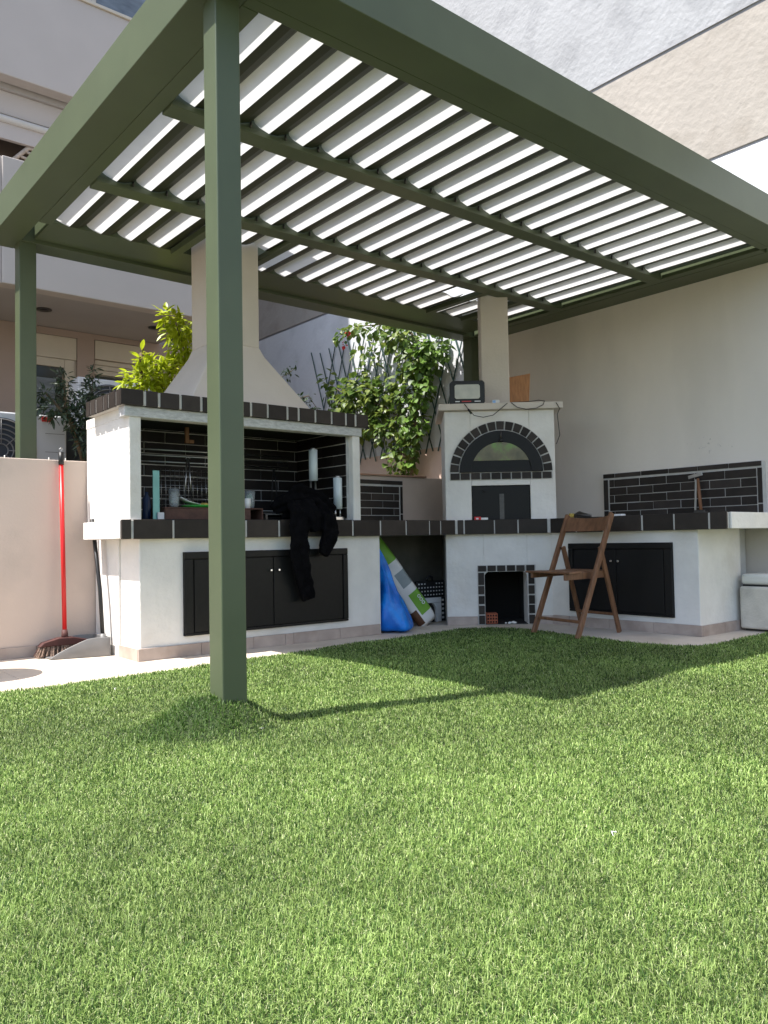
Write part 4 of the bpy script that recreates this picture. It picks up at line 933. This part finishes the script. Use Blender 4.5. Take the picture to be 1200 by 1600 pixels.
for c, r, n in (((2.95, 7.15, 2.36), (.16, .16, .14), 90), ((3.16, 7.15, 2.48), (.22, .16, .16), 150), ((3.34, 7.15, 2.56), (.16, .14, .14), 80), ((3.44, 7.15, 2.78), (.12, .12, .16), 80), ((3.34, 7.12, 2.95), (.14, .12, .15), 90), ((3.26, 7.12, 3.06), (.10, .08, .07), 30),
                ((2.98, 7.15, 2.62), (.06, .06, .08), 22), ((3.1, 7.2, 2.15), (.3, .2, .15), 90)): pts += clump(c, r, n)
foliage(t, 'leaf_lime', pts, .115, .04, .3, 280, droop=.1, shape='lance')
for pth in ([(3.1, 7.2, 0), (3.1, 7.2, 1.6), (3.2, 7.18, 2.4), (3.42, 7.15, 2.75), (3.3, 7.12, 3.05)], [(3.1, 7.2, 1.6), (2.98, 7.15, 2.3), (2.98, 7.15, 2.66)]): MB().tube(pth, [.03, .022, .014, .008, .004][:len(pth)], 7).build('stem', 'stem', t)
DENS = 2.2
t = thing('olive_shrub', 'grey green olive bush behind the garden wall beside the barbecue', 'shrub', (2.38, 6.95, 0))
pts = []
for c, r, n in (((2.42, 6.92, 1.80), (.16, .10, .22), 210), ((2.36, 6.92, 1.97), (.17, .12, .16), 170), ((2.12, 6.95, 2.02), (.14, .10, .10), 90), ((2.20, 6.95, 2.25), (.07, .06, .12), 50), ((2.44, 6.95, 2.18), (.09, .08, .14), 70), ((2.46, 6.95, 2.36), (.04, .04, .09), 26), ((2.05, 6.95, 2.14), (.07, .05, .05), 24), ((2.30, 6.95, 2.12), (.12, .1, .1), 60), ((2.44, 6.9, 1.58), (.07, .07, .08), 26)): pts += clump(c, r, n)
foliage(t, 'leaf_olive', pts, .070, .021, .2, 0, droop=-.1, shape='lance')
for pth in ([(2.4, 6.95, 0), (2.4, 6.95, 1.5), (2.42, 6.93, 1.9), (2.46, 6.95, 2.4)], [(2.4, 6.95, 1.5), (2.25, 6.95, 1.95), (2.05, 6.95, 2.16)], [(2.3, 6.95, 1.85), (2.22, 6.95, 2.05), (2.2, 6.95, 2.35)]): MB().tube(pth, [.022, .016, .009, .003][:len(pth)], 6).build('stem', 'stem', t)
t = thing('shade_creeper', 'dark leafy sprigs reaching out beside the barbecue hood', 'creeper', (4.9, 7.6, 0))
pts = []
for a, b, n in (((4.75, 7.7, 2.66), (5.20, 7.9, 2.92), 70), ((4.72, 7.5, 2.40), (5.12, 7.5, 2.52), 60), ((5.0, 7.5, 2.5), (5.25, 7.5, 2.36), 40)):
    for _ in range(n):
        u = rnd.random(); p = [a[i]+(b[i]-a[i])*u+rnd.gauss(0, .03) for i in range(3)]; pts.append((tuple(p), (rnd.uniform(-1, 1), rnd.uniform(-1, .3), rnd.uniform(-.5, 1))))
foliage(t, 'leaf_dark', pts, .062, .024, .2, 0, droop=.1, shape='lance')
for pth in ([(4.7, 7.6, 0), (4.72, 7.6, 2.3), (4.75, 7.7, 2.66), (5.22, 7.9, 2.94)], [(4.72, 7.6, 2.2), (4.72, 7.5, 2.40), (5.12, 7.5, 2.53), (5.26, 7.5, 2.36)]): MB().tube(pth, [.014, .01, .006, .003], 6).build('stem', 'stem', t)

# ------------------------------------------------------------------ little litter on the lawn
for (x, y, a, l, lab) in ((1.889, 1.309, .4, .03, 'curled white paper scrap on the lawn'), (1.707, 4.495, 1.2, .06, 'pale scrap of paper on the lawn near the paving'), (1.81, 3.06, .2, .035, 'white crumb at the foot of the green post')):
    m = MB(); dx, dy = math.cos(a)*l/2, math.sin(a)*l/2
    m.tube([(x-dx, y-dy, .030), (x-dx*.3, y+.006, .036), (x+dx*.4, y-.003, .034), (x+dx, y+dy, .033)], [.001, .0022, .0022, .001], 6, .5); m.build('paper_scrap', 'paper', None, label=lab, cat='litter')

# ------------------------------------------------------------------ hand-laid unevenness: tiles sit a hair in or out of line
for o in col.objects:
    if 'tile' in o.name and o.type == 'MESH': o.location += Vector((rnd.uniform(-.0012, .0012), rnd.uniform(-.0012, .0012), rnd.uniform(-.0015, .0015)))
